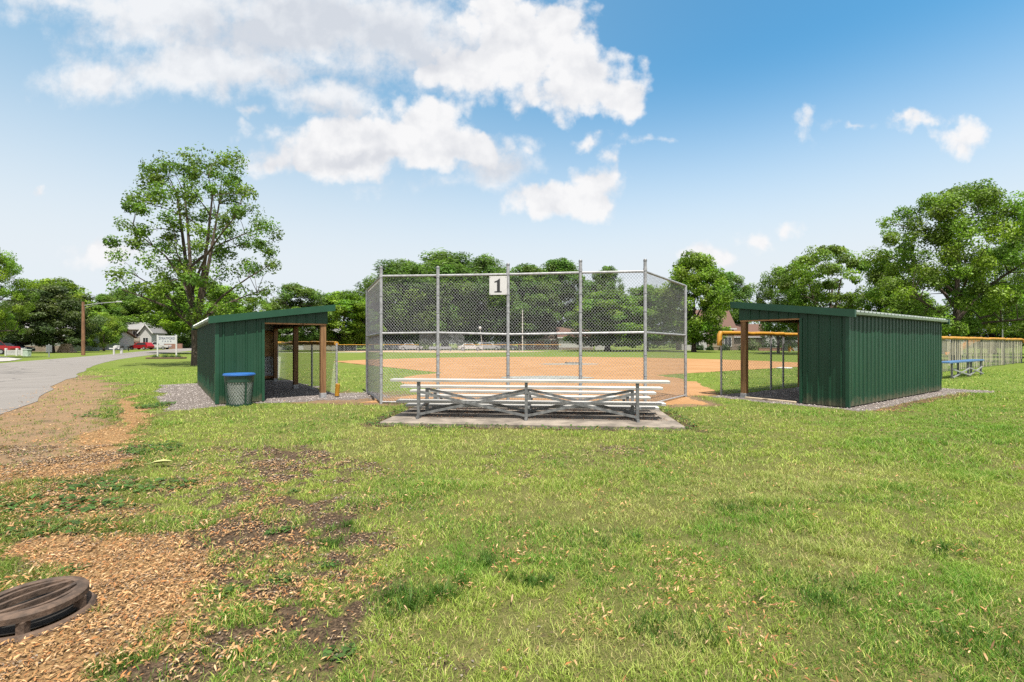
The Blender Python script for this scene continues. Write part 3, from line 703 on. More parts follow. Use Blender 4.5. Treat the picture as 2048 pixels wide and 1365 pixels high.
def dugout(label, P, Fd, Ld, sg, hd, zlow, zhigh, posts):
    xa = Fd * sg; t = thing('dugout', label, 'dugout', (P.x, P.y, 0), math.atan2(xa.y, xa.x))
    W = DW; ov = .16; roofz = lambda x: zlow + (zhigh - zlow) * x / (W + ov)
    S = lambda x: sg * x
    one = lambda z: (lambda s: z)
    # long closed back wall (x = 0), ribs outward
    mb = MB(); ribbed(mb, (S(0), .02), (S(0), DLEN), (-sg, 0), one(.03), one(zlow - .03)); bw = mb.build('back_wall', GREEN_METAL, t)
    MB().box((min(S(-.026), S(.05)), -.027, .02), (max(S(-.026), S(.05)), .03, zlow - .02)).build('corner_trim', GREEN_TRIM, bw)
    # near end: closed panel then header over the opening
    mb = MB(); ribbed(mb, (S(.05), 0), (S(.93), 0), (0, -1), one(.02), lambda s: roofz(.05 + .88 * s) - .04); ew = mb.build('end_wall', GREEN_METAL, t)
    MB().box((min(S(.93), S(.985)), -.024, .02), (max(S(.93), S(.985)), .05, hd)).build('jamb_trim', GREEN_TRIM, ew)
    mb = MB(); ribbed(mb, (S(.931), 0), (S(W + .02), 0), (0, -1), one(hd), lambda s: roofz(.93 + (W - .91) * s) - .04); hp = mb.build('header_panel', GREEN_METAL, t)
    MB().box((min(S(.95), S(W + .0)), .004, hd - .035), (max(S(.95), S(W + .0)), .09, hd - .001)).build('header_beam', TRIMWOOD, hp)
    # far end
    mb = MB(); ribbed(mb, (S(0), DLEN), (S(W), DLEN), (0, 1), one(.03), lambda s: roofz(W * s) - .04); fe = mb.build('end_wall', GREEN_METAL, t)
    xs = sorted((S(.06), S(W - .02)))
    MB().box((xs[0], DLEN - .06, .95), (xs[1], DLEN - .03, 1.78)).build('plywood_panel', PLY, t)
    mb = MB(); ribbed(mb, (S(.06), DLEN - .05), (S(W - .02), DLEN - .05), (0, -1), one(.20), one(.92), .2, .012, .04); mb.build('inner_panel', WHITE_METAL, t)
    mb = MB(); ribbed(mb, (S(.06), DLEN - .05), (S(W - .02), DLEN - .05), (0, -1), one(1.87), lambda s: roofz(.06 + (W - .08) * s) - .08, .2, .012, .04); mb.build('inner_panel', WHITE_METAL, t)
    for z_, h_ in ((.92, .045), (1.79, .07), (.12, .09)):
        MB().box((xs[0], DLEN - .10, z_), (xs[1], DLEN - .045, z_ + h_)).build('girt', TRIMWOOD, t)
    mb = MB(); xx = sorted((S(.02), S(.05)))
    for z_ in (.35, 1.0, 1.65): MB().box((xx[0], .1, z_), (xx[1] , DLEN - .1, z_ + .09)).build('girt', TRIMWOOD, t)
    mb = MB(); ribbed(mb, (S(.075), .12), (S(.075), DLEN - .11), (sg, 0), one(.20), one(.92), .2, .012, .04); mb.build('inner_panel', WHITE_METAL, t)
    xx = sorted((S(.055), S(.075))); MB().box((xx[0], .12, .95), (xx[1], DLEN - .11, 1.78)).build('plywood_panel', PLY, t)
    # field side: header beam and panel under the high eave
    mb = MB(); ribbed(mb, (S(W + .03), .0), (S(W + .03), DLEN), (sg, 0), one(hd), one(roofz(W) - .03)); mb.build('header_panel', GREEN_METAL, t)
    xx = sorted((S(W - .09), S(W - .01))); MB().box((xx[0], .12, hd + .02), (xx[1], DLEN - .1, hd + .24)).build('eave_beam', WOOD, t)
    for l in posts:
        xx = sorted((S(W - .135), S(W))); yy = (l, l + .135)
        p = MB().cbox((xx[0], yy[0], .05), (xx[1], yy[1], hd + .02), .006).build('post', WOOD, t)
        MB().cbox((xx[0] - .006, yy[0] - .006, .0), (xx[1] + .006, yy[1] + .006, .12), .003).build('post_bracket', GALV, p)
    # roof: ribbed steel with purlins, rake and eave trims
    mb = MB(); lo, hi = -.10, DLEN + .10; n = int((hi - lo) / .229)
    prof = [(lo, 0)]
    for k in range(n):
        s = lo + .1 + k * .229; prof += [(s - .03, 0), (s - .015, .028), (s + .015, .028), (s + .03, 0)]
    prof.append((hi, 0)); vs = []
    for xq in (-.14, W + ov):
        for y_, o_ in prof: vs.append((S(xq), y_, roofz(xq) + o_))
    for xq in (-.14, W + ov):
        for y_, o_ in prof: vs.append((S(xq), y_, roofz(xq) + o_ - .012))
    k_ = len(prof)
    fs = [(i, i + 1, k_ + i + 1, k_ + i) for i in range(k_ - 1)] + [(2 * k_ + i, 3 * k_ + i, 3 * k_ + i + 1, 2 * k_ + i + 1) for i in range(k_ - 1)]
    fs += [(i, 2 * k_ + i, 2 * k_ + i + 1, i + 1) for i in range(k_ - 1)] + [(k_ + i, k_ + i + 1, 3 * k_ + i + 1, 3 * k_ + i) for i in range(k_ - 1)]
    mb.add(vs, fs); rf = mb.build('roof', ROOF_METAL, t)
    for y0, y1 in ((-.13, -.055), (DLEN + .055, DLEN + .13)):
        x0, x1 = -.16, W + ov + .03
        vs = [(S(x), y, roofz(x) + dz) for x in (x0, x1) for y in (y0, y1) for dz in (-.125, .036)]
        rk = MB().add(vs, [(0, 1, 3, 2), (4, 6, 7, 5), (0, 4, 5, 1), (2, 3, 7, 6), (1, 5, 7, 3), (0, 2, 6, 4)]).build('rake_trim', GREEN_TRIM, rf)
        e0, e1 = (y0 - .012, y0) if y0 < 0 else (y1, y1 + .012)
    xx = sorted((S(W + ov), S(W + ov + .03))); MB().box((xx[0], -.05, zhigh - .10), (xx[1], DLEN + .05, zhigh + .03)).build('eave_trim', GREEN_TRIM, rf)
    # bent eave flashing on the low side
    zz = roofz(-.14); vs = []
    for y_ in np.linspace(-.05, DLEN + .05, 31):
        j = .008 * math.sin(y_ * 5) + random.uniform(-.004, .004)
        vs += [(S(-.02), y_, zz - .075), (S(-.15 + j), y_, zz - .065), (S(-.16 + j), y_, zz - .015), (S(-.02), y_, zz - .02)]
    fs = [(4 * i + k, 4 * i + (k + 1) % 4, 4 * i + 4 + (k + 1) % 4, 4 * i + 4 + k) for i in range(30) for k in range(4)] + [(0, 1, 2, 3), (120, 121, 122, 123)]
    MB().add(vs, fs).build('eave_flashing', M('pale_flashing', (.30, .37, .33), .35, .4, .15, 8), rf)
    # player bench along the back wall
    xx = sorted((S(.25), S(.55))); b_ = MB().box((xx[0], .6, .43), (xx[1], DLEN - .4, .47)).build('bench', WOOD, t)
    return t
random.seed(4)
dugout('green ribbed steel dugout beside the road with a wire trash can at its end', PL, FL, LL, 1, 1.90, 1.99, 2.36, (.02, 3.1, 6.3))
dugout('green ribbed steel dugout with its long closed wall facing the lawn near the blue bench', PR, FR, LR, -1, 1.985, 2.10, 2.44, (.02, 3.1, 6.3))
# loose board on the gravel at the right dugout
tr0 = PR + FR * 2.25 - LR * .05; tr1 = PR + FR * 1.05 - LR * .05
o = thing('board', 'pale weathered board lying on gravel across the dugout opening', 'board', (tr0.x, tr0.y, 0), math.atan2((tr1 - tr0).y, (tr1 - tr0).x))
MB().cbox((0, -.045, .0), ((tr1 - tr0).length, .045, .045), .006).build('plank', mat_wood('weathered_wood', (.42, .33, .22), (.55, .46, .33), 0), o)

# ------------------------------------------------------------------ fences
def chain(mb, p0, p1, z0, z1, pitch=.072, r=.0026):
    """diamond wire between two posts; z0,z1 = (at p0, at p1)"""
    p0 = Vector(p0); p1 = Vector(p1); L = (p1 - p0).length; d = (p1 - p0) / L; nr = Vector((-d.y, d.x))
    H = ((z1[0] - z0[0]) + (z1[1] - z0[1])) / 2; k = 1.12   # diamonds slightly taller than wide
    def P(s, h, o):
        s = min(max(s, 0), L); u = s / L; b = z0[0] * (1 - u) + z0[1] * u; t = z1[0] * (1 - u) + z1[1] * u
        q = p0 + d * s + nr * o; return Vector((q.x, q.y, b + (t - b) * h / H))
    c = -H / k
    while c < L:
        for sgn, o in ((1, r), (-1, -r)):
            # line: s = c + h/k (rising) or s = c + (H-h)/k (falling)
            hs = [0.0, H]; f = (lambda h: c + h / k) if sgn > 0 else (lambda h: c + (H - h) / k)
            g = (lambda s: (s - c) * k) if sgn > 0 else (lambda s: H - (s - c) * k)
            a_, b_ = f(0), f(H); h0, h1 = 0.0, H
            if min(a_, b_) < 0:
                h = g(0)
                if a_ < b_: h0 = h
                else: h1 = h
            if max(a_, b_) > L:
                h = g(L)
                if a_ < b_: h1 = h
                else: h0 = h
            if h1 - h0 > .01: mb.tube([P(f(h0), h0, o), P(f(h1), h1, o)], r, 3, False)
        c += pitch
    return mb

def wobble_tube(mb, p0, p1, r, n=24, amp=.008, seed=1, sides=10):
    rn = random.Random(seed); p0 = Vector(p0); p1 = Vector(p1); pts = []; rs = []; o = 0
    for i in range(n + 1):
        o = o * .7 + rn.uniform(-amp, amp); pts.append(p0.lerp(p1, i / n) + Vector((0, 0, o))); rs.append(r * rn.uniform(.95, 1.05))
    return mb.tube(pts, rs, sides)

def fence(label, posts, H, pad=.055, pad_mat=None, base=0.0, pitch=.072, wr=.0026, postr=.028, post_mat=None, wire_mat=None, group=None, mesh_panels=True, name='chain_link_fence', railr=.02, seed=1):
    c = posts[0]; t = thing(name, label, 'fence', (c[0], c[1], 0), 0, group)
    lp = [Vector((p[0] - c[0], p[1] - c[1])) for p in posts]
    for p in lp: MB().tube([(p.x, p.y, base - .05), (p.x, p.y, base + H)], postr, 8).build('post', post_mat or GALV, t, True)
    mb = MB()
    for a, b in zip(lp, lp[1:]): chain(mb, a, b, (base + .03,) * 2, (base + H - .01,) * 2, pitch, wr)
    mb.build('wire_mesh', wire_mat or WIRE, t)
    mb = MB()
    for a, b in zip(lp, lp[1:]): mb.tube([(a.x, a.y, base + H), (b.x, b.y, base + H)], railr, 6)
    mb.build('top_rail', post_mat or GALV, t, True)
    if pad:
        mb = MB()
        for k, (a, b) in enumerate(zip(lp, lp[1:])):
            wobble_tube(mb, (a.x, a.y, base + H), (b.x, b.y, base + H), pad, max(3, int((b - a).length / .35)), .012 if pad > .04 else .004, seed + k)
        mb.build('top_guard', pad_mat or YELLOW, t, True)
    return t
DARKPOST = M('dark_green_post', (.05, .06, .055), .6, .2, .2, 9)
def along(P, Fd, Ld, tt, ls): return [tuple(P + Fd * tt + Ld * l) for l in ls]
lf = fence('chain link fence with yellow guard in front of the dugout beside the road', along(PL, FL, LL, 2.72, (.15, 2.7, 5.2, 8.0, 11)), 1.40, .055, pitch=.085)
MB().tube([(0.02, -.03, .02), (.05, -.05, .33)], .06, 10).build('post_guard', YELLOW, lf, True)
rf_ = fence('chain link fence with yellow guard in front of the dugout near the playground', along(PR, FR, LR, 3.06, (.2, 2.85, 3.6, 6.4, 9.2, 12.0)), 1.68, .06, pitch=.085, post_mat=GALV)
g0 = FR * -.03 - LR * .03
MB().tube([(-.02, -.02, 1.70), (-.07, -.05, 1.62), (-.075, -.06, 1.34)], [.06, .068, .066], 10).build('end_guard', YELLOW, rf_, True)

# fence at the right with faded slat strips
PF = [G(1880, 746), G(1935, 739.5), G(1963, 736), G(2008, 731), G(2026, 728.5), G(2043, 727)]
sf = fence('yellow topped fence with pale plastic mesh by the playground', PF, 1.66, .08, pitch=.12, wr=.003, post_mat=DARKPOST, postr=.04)
mb = MB(); rn = random.Random(5); c0 = Vector(PF[0])
for a, b in zip(PF, PF[1:]):
    a = Vector(a) - c0; b = Vector(b) - c0; L = (b - a).length; s = .1
    while s < L - .05:
        q = a.lerp(b, s / L); w = rn.choice((.03, .05, .08)); dd = (b - a) / L * w; top = 1.6 - rn.random() * .2 * (rn.random() < .3); bot = rn.choice((.05, .05, .3, .8))
        mb.add([(q.x, q.y - .02, bot), (q.x + dd.x, q.y + dd.y - .02, bot), (q.x + dd.x, q.y + dd.y - .02, top), (q.x, q.y - .02, top), (q.x, q.y - .012, bot), (q.x + dd.x, q.y + dd.y - .012, bot), (q.x + dd.x, q.y + dd.y - .012, top), (q.x, q.y - .012, top)],
               [(0, 1, 2, 3), (5, 4, 7, 6), (1, 5, 6, 2), (4, 0, 3, 7), (3, 2, 6, 7), (1, 0, 4, 5)])
        s += rn.uniform(.10, .24)
mb.build('faded_slats', M('faded_plastic', (.52, .48, .36), .8, 0, .15, 4), sf)
MB().tube([(PF[-1][0] - c0.x - .05, PF[-1][1] - c0.y, 1.67), (PF[-1][0] - c0.x + .12, PF[-1][1] - c0.y, 1.63), (PF[-1][0] - c0.x + .17, PF[-1][1] - c0.y - .02, 1.42)], .085, 10).build('end_guard', YELLOW, sf, True)

# outfield fences far away
FARG = 'thin yellow topped fences across the outfield'
ZF = 74.0
def farx(px, Z=ZF): return (px - 1024) / F * Z
fence('far outfield fence with thin yellow top running left of the distant backstop', [(farx(p), ZF - .01 * (p - 664)) for p in np.linspace(664, 842, 8)], 1.17, .05, pitch=.3, wr=.006, postr=.03, group=FARG)
fence('far outfield fence with thin yellow top right of the distant backstop', [(farx(p), ZF) for p in np.linspace(928, 1122, 8)], 1.17, .05, pitch=.3, wr=.006, postr=.03, group=FARG)

# ------------------------------------------------------------------ backstop
A = Vector((-3.03, 11.0)); E = Vector((2.91, 10.38))
c0 = (A + E) / 2; bs_ = thing('backstop', 'tall chain link backstop of grey pipe behind home plate', 'backstop', (c0.x, c0.y, 0))
tt = (0, .225, .495, .7655, 1); tops = (3.16, 3.14, 3.18, 3.23, 3.22); rail = (2.955, 2.95, 2.95, 2.965, 2.97); mids = (1.63, 1.64, 1.60, 1.62, 1.635)
mp = [A.lerp(E, q) - c0 for q in tt]
WL = Vector(((734 - 1024) / F * 13.5, 13.5)) - c0; WR = Vector(((1371 - 1024) / F * 12.4, 12.4)) - c0
for p, z in zip(mp, tops):
    o = MB().tube([(p.x, p.y, -.05), (p.x, p.y, z)], .037, 10).build('post', GALV, bs_, True)
    MB().lathe([(.0, z + .025), (.03, z + .02), (.042, z), (.042, z - .03)], 10, (p.x, p.y)).build('post_cap', FRAME, o, True)
    for zb, hb_ in ((.7, .012), (1.15, .012), (2.1, .012), (2.5, .012), (z - .21, .03)):
        MB().lathe([(.0375, zb - hb_), (.044, zb - hb_), (.044, zb + hb_), (.0375, zb + hb_)], 10, (p.x, p.y)).build('tension_band', GALV, o)
for p, z in ((WL, 2.91), (WR, 2.91)):
    MB().tube([(p.x, p.y, -.08), (p.x, p.y, z)], .037, 10).build('post', GALV, bs_, True)
def P3(p, z): return (p.x, p.y, z)
bays = list(zip(mp, mp[1:], rail, rail[1:], mids, mids[1:])) + [(WL, mp[0], 2.90, 2.955, 1.6, 1.63), (mp[4], WR, 2.97, 2.90, 1.635, 1.61)]
for a, b, ra, rb, ma, mb2 in bays:
    d = (b - a).normalized() * .03
    MB().tube([P3(a + d, ra), P3(b - d, rb)], .026, 8).build('top_rail', GALV, bs_, True)
    MB().tube([P3(a + d, ma), P3(b - d, mb2)], .026, 8).build('middle_rail', GALV, bs_, True)
    MB().tube([P3(a + d, .045), P3(b - d, .045)], .018, 8).build('bottom_rail', GALV, bs_, True)
    off = Vector((d.y, -d.x)).normalized() * -.03
    chain(MB(), a + off, b + off, (.03, .03), (ra, rb), .068, .0027).build('wire_mesh', WIRE, bs_)
# number board
Zs = 10.662; x0, x1 = (978.5 - 1024) / F * Zs, (1014 - 1024) / F * Zs
sg_ = thing('number_sign', 'square white board with a black numeral 1 wired to the top of the backstop', 'sign', ((x0 + x1) / 2, Zs, CH + (YH - 590) * Zs / F), math.atan2(E.y - A.y, E.x - A.x))
w = x1 - x0; h = 37 * Zs / F
MB().cbox((-w / 2, -.012, 0), (w / 2, .012, h), .004).build('board', WHITEPAINT, sg_)
mb = MB(); num = [(-.33, .02), (.33, .02), (.33, .08), (.17, .10), (.17, .98), (.10, .98), (-.03, .88), (-.33, .78), (-.33, .72), (-.09, .76), (-.09, .10), (-.33, .08)]
num = [(a_ * w * .62, h * .12 + b_ * h * .76) for a_, b_ in num]; mb.prism(num, (-.017, -.0125)); mb.build('numeral', BLACKPAINT, sg_)
mb = MB()
for a_, b_ in ((-w / 2 + .02, .02), (w / 2 - .02, .02), (-w / 2 + .02, h - .02), (w / 2 - .02, h - .02)): mb.box((a_ - .006, -.016, b_ - .006), (a_ + .006, -.0125, b_ + .006))
mb.build('fixing', FRAME, sg_)

# ------------------------------------------------------------------ bleachers
bl = thing('bleachers', 'four row aluminium bleachers with grey cross braced frame seen from behind', 'bleachers', (PAD0.x, PAD0.y, .035), math.atan2(BU.y, BU.x))
z_ = -.035
rows = ((-.02, .75), (.54, .585), (1.14, .436), (1.68, .28))
XO = .025
def plank(name, v, z, d=.25):
    mb = MB(); a, b = -2.475 + XO, 2.475 + XO
    prof = [(v, z - .045), (v, z - .006), (v + .006, z)]
    k = 9
    for i in range(1, k):
        q = v + .006 + (d - .012) * i / k; prof += [(q - .003, z), (q, z - .003), (q + .003, z)]
    prof += [(v + d - .006, z), (v + d, z - .006), (v + d, z - .045), (v + d - .02, z - .045), (v + d - .02, z - .012), (v + .02, z - .012), (v + .02, z - .045)]
    mb.prism(prof, (a, b), 0)
    o = mb.build(name, ALU, bl)
    for e0, e1 in ((a - .004, a), (b, b + .004)): MB().box((e0, v - .002, z - .048), (e1, v + d + .002, z + .002)).build('end_cap', ALU, o)
    return o
for v, z in rows: plank('seat_plank', v, z + z_)
for v, z in ((.30, .326), (.86, .18)): plank('foot_plank', v, z + z_)
for u in (-1.94, .02, 1.96):
    f_ = MB()
    f_.bar((u, -.06, .025), (u, 1.95, .025), .05, .05); fr = f_.build('base_rail', FRAME, bl)
    for (v, z) in rows:
        if z > .3 or True:
            MB().box((u - .026, v + .03, .05), (u + .026, v + .085, z + z_ - .05)).build('leg', FRAME, bl)
        MB().box((u - .035, v + .01, z + z_ - .049), (u + .035, v + .24, z + z_ - .012 - .034)).build('seat_bracket', FRAME, bl)
    for v, z in ((.30, .326), (.86, .18)):
        MB().box((u + .027, v - .3, z + z_ - .085), (u + .062, v + .25, z + z_ - .046)).build('foot_bracket', FRAME, bl)
for u0, u1 in ((-1.94, .02), (.02, 1.96)):
    for v in (.028, .588):
        for za, zb in ((.49, .075), (.075, .49)):
            dv = -.004 if za > zb else .010
            MB().bar((u0, v - .012 + dv, za), (u1, v - .012 + dv, zb), .006 if False else .012, .045, (0, 0, 1)).build('cross_brace', FRAME, bl)

# ------------------------------------------------------------------ trash can
tc = thing('trash_can', 'dark green wire trash can with a bright blue lid against the dugout end wall', 'trash can', (-6.13, 10.68, 0), .2)
DG = M('dark_green_coating', (.012, .05, .03), .45, 0, .15, 8)
MB().lathe([(0, .05), (.235, .05), (.275, .60), (.275, .605), (.0, .605)], 28).build('liner', M('pale_liner', (.50, .51, .48), .6, 0, .15, 6), tc, True)
mb = MB(); nL = 30
for sgn in (1, -1):
    for k in range(nL):
        pts = []
        for i in range(9):
            q = i / 8; r_ = .245 + .04 * q; a = 2 * math.pi * (k / nL + sgn * q * .20); pts.append((r_ * math.cos(a), r_ * math.sin(a), .04 + .52 * q))
        mb.tube(pts, .0045, 4, False)
mb.build('wire_basket', DG, tc)
MB().lathe([(.24, .0), (.262, .0), (.265, .05), (.25, .05)], 28).build('base_ring', DG, tc, True)
MB().lathe([(.283, .54), (.292, .54), (.298, .70), (.286, .70)], 28).build('upper_band', DG, tc, True)
mb = MB()
for k in range(4):
    a = math.pi / 4 + k * math.pi / 2; mb.bar((.258 * math.cos(a), .258 * math.sin(a), 0), (.297 * math.cos(a), .297 * math.sin(a), .70), .035, .012, (math.cos(a), math.sin(a), 0))
mb.build('frame_straps', DG, tc)
mb = MB()
MB().lathe([(0, .735), (.16, .735), (.30, .728), (.322, .715), (.325, .685), (.31, .680), (.30, .70), (0, .70)], 32).build('lid', PLASTIC_BLUE, tc, True)

# ------------------------------------------------------------------ storm drain
dc = Vector((-2.44, 2.42)); sd = thing('storm_drain', 'rusted round iron storm drain with curved slots sunk in tan seed litter', 'storm drain', (dc.x, dc.y, 0), 0)
MB().lathe([(.0, -.28), (.20, -.28), (.20, .02), (.235, .03), (.25, .01), (.25, -.05)], 40).build('base_ring', IRON, sd, True)
MB().lathe([(0, .028), (.15, .029), (.199, .034), (.199, .03)], 24).build('shaft_shade', HOLE, sd)  # near-black disc over the ground, painted as the shade below the slots
zt = .115
gt = MB().lathe([(.165, zt - .03), (.165, zt), (.205, zt), (.215, zt - .008), (.215, zt - .035), (.165, zt - .035)], 48).build('grate', IRON, sd, True)
th = math.atan2(.91, .4); ux = Vector((math.cos(th), math.sin(th))); vx = Vector((-ux.y, ux.x))
for off_, w_, cv in ((-.080, .016, -.055), (-.028, .015, -.028), (.028, .015, .028), (.080, .016, .055)):
    mb = MB(); vs = []; L = math.sqrt(max(.172 ** 2 - off_ ** 2, .01)) * 1.0
    for i in range(13):
        q = -1 + 2 * i / 12; c = off_ + cv * (1 - q * q); hw = w_ / 2 * (1 + 1.1 * q * q)
        for s_, z2 in ((-1, zt - .03), (-1, zt - .002), (1, zt - .002), (1, zt - .03)):
            p = ux * (q * L) + vx * (c + s_ * hw); vs.append((p.x, p.y, z2))
    mb.add(vs, [(4 * i + k, 4 * i + (k + 1) % 4, 4 * i + 4 + (k + 1) % 4, 4 * i + 4 + k) for i in range(12) for k in range(4)] + [(0, 1, 2, 3), (48, 49, 50, 51)])
    mb.build('grate_bar', IRON, gt)
for k in range(5):
    a = .3 + k * 1.257; p = Vector((math.cos(a), math.sin(a))) * .195
    MB().cbox((p.x - .02, p.y - .02, .015), (p.x + .02, p.y + .02, zt - .034), .004).build('support_lug', IRON, sd)

# ------------------------------------------------------------------ bench by the right fence
Zb = 24.0
b0 = Vector(G(1893, 758)); b1 = Vector(G(1952, 749.5)); dv = (b1 - b0); Lb = 3.2
bn = thing('park_bench', 'long bench with a blue top and crossed grey legs beside the playground fence', 'bench', (b0.x, b0.y, 0), math.atan2(dv.y, dv.x))
Lb = dv.length + .3
MB().cbox((-.5, -.22, .62), (Lb, .22, .68), .015).build('seat', M('faded_blue_coating', (.05, .13, .27), .5, 0, .15, 4), bn)
for u in (0, Lb * .5, Lb - .3):
    for v in (-.16, .16): MB().box((u - .04, v - .03, 0), (u + .04, v + .03, .62)).build('leg', FRAME, bn)
for u0, u1 in ((0, Lb * .5), (Lb * .5, Lb - .3)):
    MB().bar((u0, -.20, .06), (u1, -.20, .36), .03, .05).build('cross_brace', GALV, bn); MB().bar((u0, -.23, .36), (u1, -.23, .06), .03, .05).build('cross_brace', GALV, bn)
MB().cbox((-.4, -.62, .30), (Lb - .2, -.36, .34), .01).build('lower_plank', ALU, bn) if False else None

# ------------------------------------------------------------------ trees
def leaf_quads(cent, nrm, size, rng, aspect=.6):
    n = len(cent); nrm = nrm / np.maximum(np.linalg.norm(nrm, axis=1, keepdims=True), 1e-6)
    r = rng.normal(size=(n, 3)); a = np.cross(nrm, r); a /= np.maximum(np.linalg.norm(a, axis=1, keepdims=True), 1e-6); b = np.cross(nrm, a)
    s = size * rng.uniform(.6, 1.35, n)[:, None]
    dr = nrm * s * .12
    V = np.stack([cent - a * s * .5, cent + b * s * aspect * .5 - dr, cent + a * s * .5, cent - b * s * aspect * .5 - dr], 1).reshape(-1, 3)
    return V
LEAF = mat_attr('tree_leaves', .5, .45, spec=.28, objcol=True)
def tree_mesh(seed, H, hb, R, prof, ncl, rc, nleaf, leaf, tr, col, limbs=8, spread=1.0, shell=.25, flat=.8, aspect=.6, droop=0.0, lean=(0, 0), multi=1, jitter=.25, shellr=.35, fork=.33):
    rg = np.random.default_rng(seed); C = []; tries = 0; ph = rg.uniform(0, 6.28, 6)
    while len(C) < ncl and tries < ncl * 60:
        tries += 1; u = rg.random(); a = rg.uniform(0, 6.283)
        lump = 1 + jitter * (math.sin(2 * a + ph[0] + 3 * u) * .5 + math.sin(3 * a + ph[1] - 5 * u) * .5 + math.sin(5 * a + ph[2] + 9 * u) * .35)
        r = R * prof(u) * lump * math.sqrt(rg.uniform(shell, 1)); p = np.array((r * math.cos(a) + lean[0] * u, r * math.sin(a) + lean[1] * u, hb + (H - hb) * u))
        md = rc * .85 * spread
        if all(np.sum((p - q) ** 2) > md * md for q in C): C.append(p)
    C = np.array(C); ncl = len(C)
    # branches
    mb = MB(); trunk_top = hb + (H - hb) * (.62 if fork < .5 else .74)
    def TP(h): q = h / H; return np.array((lean[0] * q * .6 + math.sin(h * .5 + ph[3]) * .03 * H * .12, lean[1] * q * .6 + math.cos(h * .4 + ph[4]) * .03 * H * .1, h))
    hs = np.linspace(0, trunk_top, 10); starts = []
    for k in range(multi):
        offv = np.array((0., 0., 0.)); dv_ = np.array((0., 0., 0.))
        if multi > 1:
            an = k * 6.283 / multi + ph[5]; dv_ = np.array((math.cos(an), math.sin(an), 0)) * R * .28; offv = np.array((math.cos(an), math.sin(an), 0)) * tr * .7
        fh_ = hb * .7 if multi > 1 and fork > .5 else 0
        if fh_: offv = offv * .15
        pts = [TP(h) + offv + dv_ * (max(0, h - fh_) / (trunk_top - fh_)) ** (1.0 if fh_ else 1.3) for h in hs]; t1 = tr / (multi ** .4)
        rad = [t1 * (1.35 if i == 0 else 1.08 if i == 1 else 1) * (1 - .86 * hs[i] / trunk_top) ** .8 + .01 for i in range(10)]
        mb.tube(pts, rad, 9); starts.append((pts, rad))
    first = [C[rg.integers(ncl)]]; L = [first[0]]
    while len(L) < limbs:
        dd = np.min([np.sum((C - q) ** 2, 1) for q in L], 0); L.append(C[int(np.argmax(dd))])
    nodes = [(p, r_) for pts, rad in starts for p, r_ in zip(pts[3:], rad[3:])]
    for tip in L:
        pts, rad = starts[int(rg.integers(len(starts)))]
        hh = max(hb * .75, min(tip[2] - np.hypot(tip[0], tip[1]) * .9, trunk_top * .95)); i = int(np.clip(np.searchsorted(hs, max(hh, fork * hb)), 1, 9)); s = pts[i]
        dd = tip - s; mid1 = s + dd * .35 + np.array((0, 0, .10 * np.linalg.norm(dd))) ; mid2 = s + dd * .7 + np.array((0, 0, .06 * np.linalg.norm(dd)))
        r0 = min(rad[i] * .75, tr * .5); path = [s, s + dd * .15 + np.array((0, 0, .06 * np.linalg.norm(dd))), mid1, mid2, tip]; rr_ = [r0, r0 * .8, r0 * .6, r0 * .38, r0 * .14]
        mb.tube(path, rr_, 6)
        for j in range(4):
            for q in (0, .5): nodes.append((path[j] * (1 - q) + path[j + 1] * q, rr_[j] * (1 - q) + rr_[j + 1] * q))
    NP = np.array([n_[0] for n_ in nodes]); NR = [n_[1] for n_ in nodes]
    for c in C:
        dd = np.sum((NP - c) ** 2, 1) + np.where(NP[:, 2] > c[2], 4.0 * (NP[:, 2] - c[2]) ** 2, 0); j = int(np.argmin(dd)); s = NP[j]
        r0 = min(NR[j] * .6, tr * .14) + .006; m_ = (s + c) / 2 + np.array((rg.normal(0, .06), rg.normal(0, .06), .08)) * np.linalg.norm(c - s)
        mb.tube([s, m_, c], [r0, r0 * .65, r0 * .3], 4, False)
    # leaves
    per = rg.dirichlet(np.ones(ncl) * 6) * nleaf; cent = []; nr = []; tint = []
    cf = rg.uniform(.6, 1.4, ncl)
    for c, n, f in zip(C, per, cf):
        n = max(8, int(n)); d = rg.normal(size=(n, 3)); d /= np.linalg.norm(d, axis=1, keepdims=True)
        rad = rc * rg.uniform(.75, 1.25) * (shellr + (1 - shellr) * rg.random(n) ** .6)
        # lobes inside each clump
        k = rg.normal(size=(5, 3)); k /= np.linalg.norm(k, axis=1, keepdims=True); lob = np.max(d @ k.T, 1); rad = rad * (.62 + .48 * lob)
        off_ = d * rad[:, None]; off_[:, 2] = off_[:, 2] * flat - droop * (np.hypot(off_[:, 0], off_[:, 1])) * .6
        cent.append(c + off_); nr.append(d * .75 + np.array((0, 0, .55)) + rg.normal(size=(n, 3)) * .55)
        hue = rg.uniform(-.12, .12); cc = np.array(col) * np.array((1 + hue * 1.1, 1, 1 - hue)) * f
        tint.append(cc[None] * np.array((.90, .98, .86)) * rg.uniform(.55, 1.4, n)[:, None])
    cent = np.concatenate(cent); nr = np.concatenate(nr); tint = np.concatenate(tint); n = len(cent)
    return mb, leaf_quads(cent, nr, leaf, rg, aspect), np.repeat(tint, 4, 0), np.arange(n * 4)
PROTO = {}
def proto(key, **kw):
    bark = kw.pop('bark', BARK)
    mb, V, T, I = tree_mesh(**kw)
    t = thing('tree', None, 'tree'); mb.build('trunk', bark, t, True); np_mesh('crown', V, 4, I, LEAF, T, t)
    PROTO[key] = [t, False, kw['H'] + kw['rc'] * .8]; return t
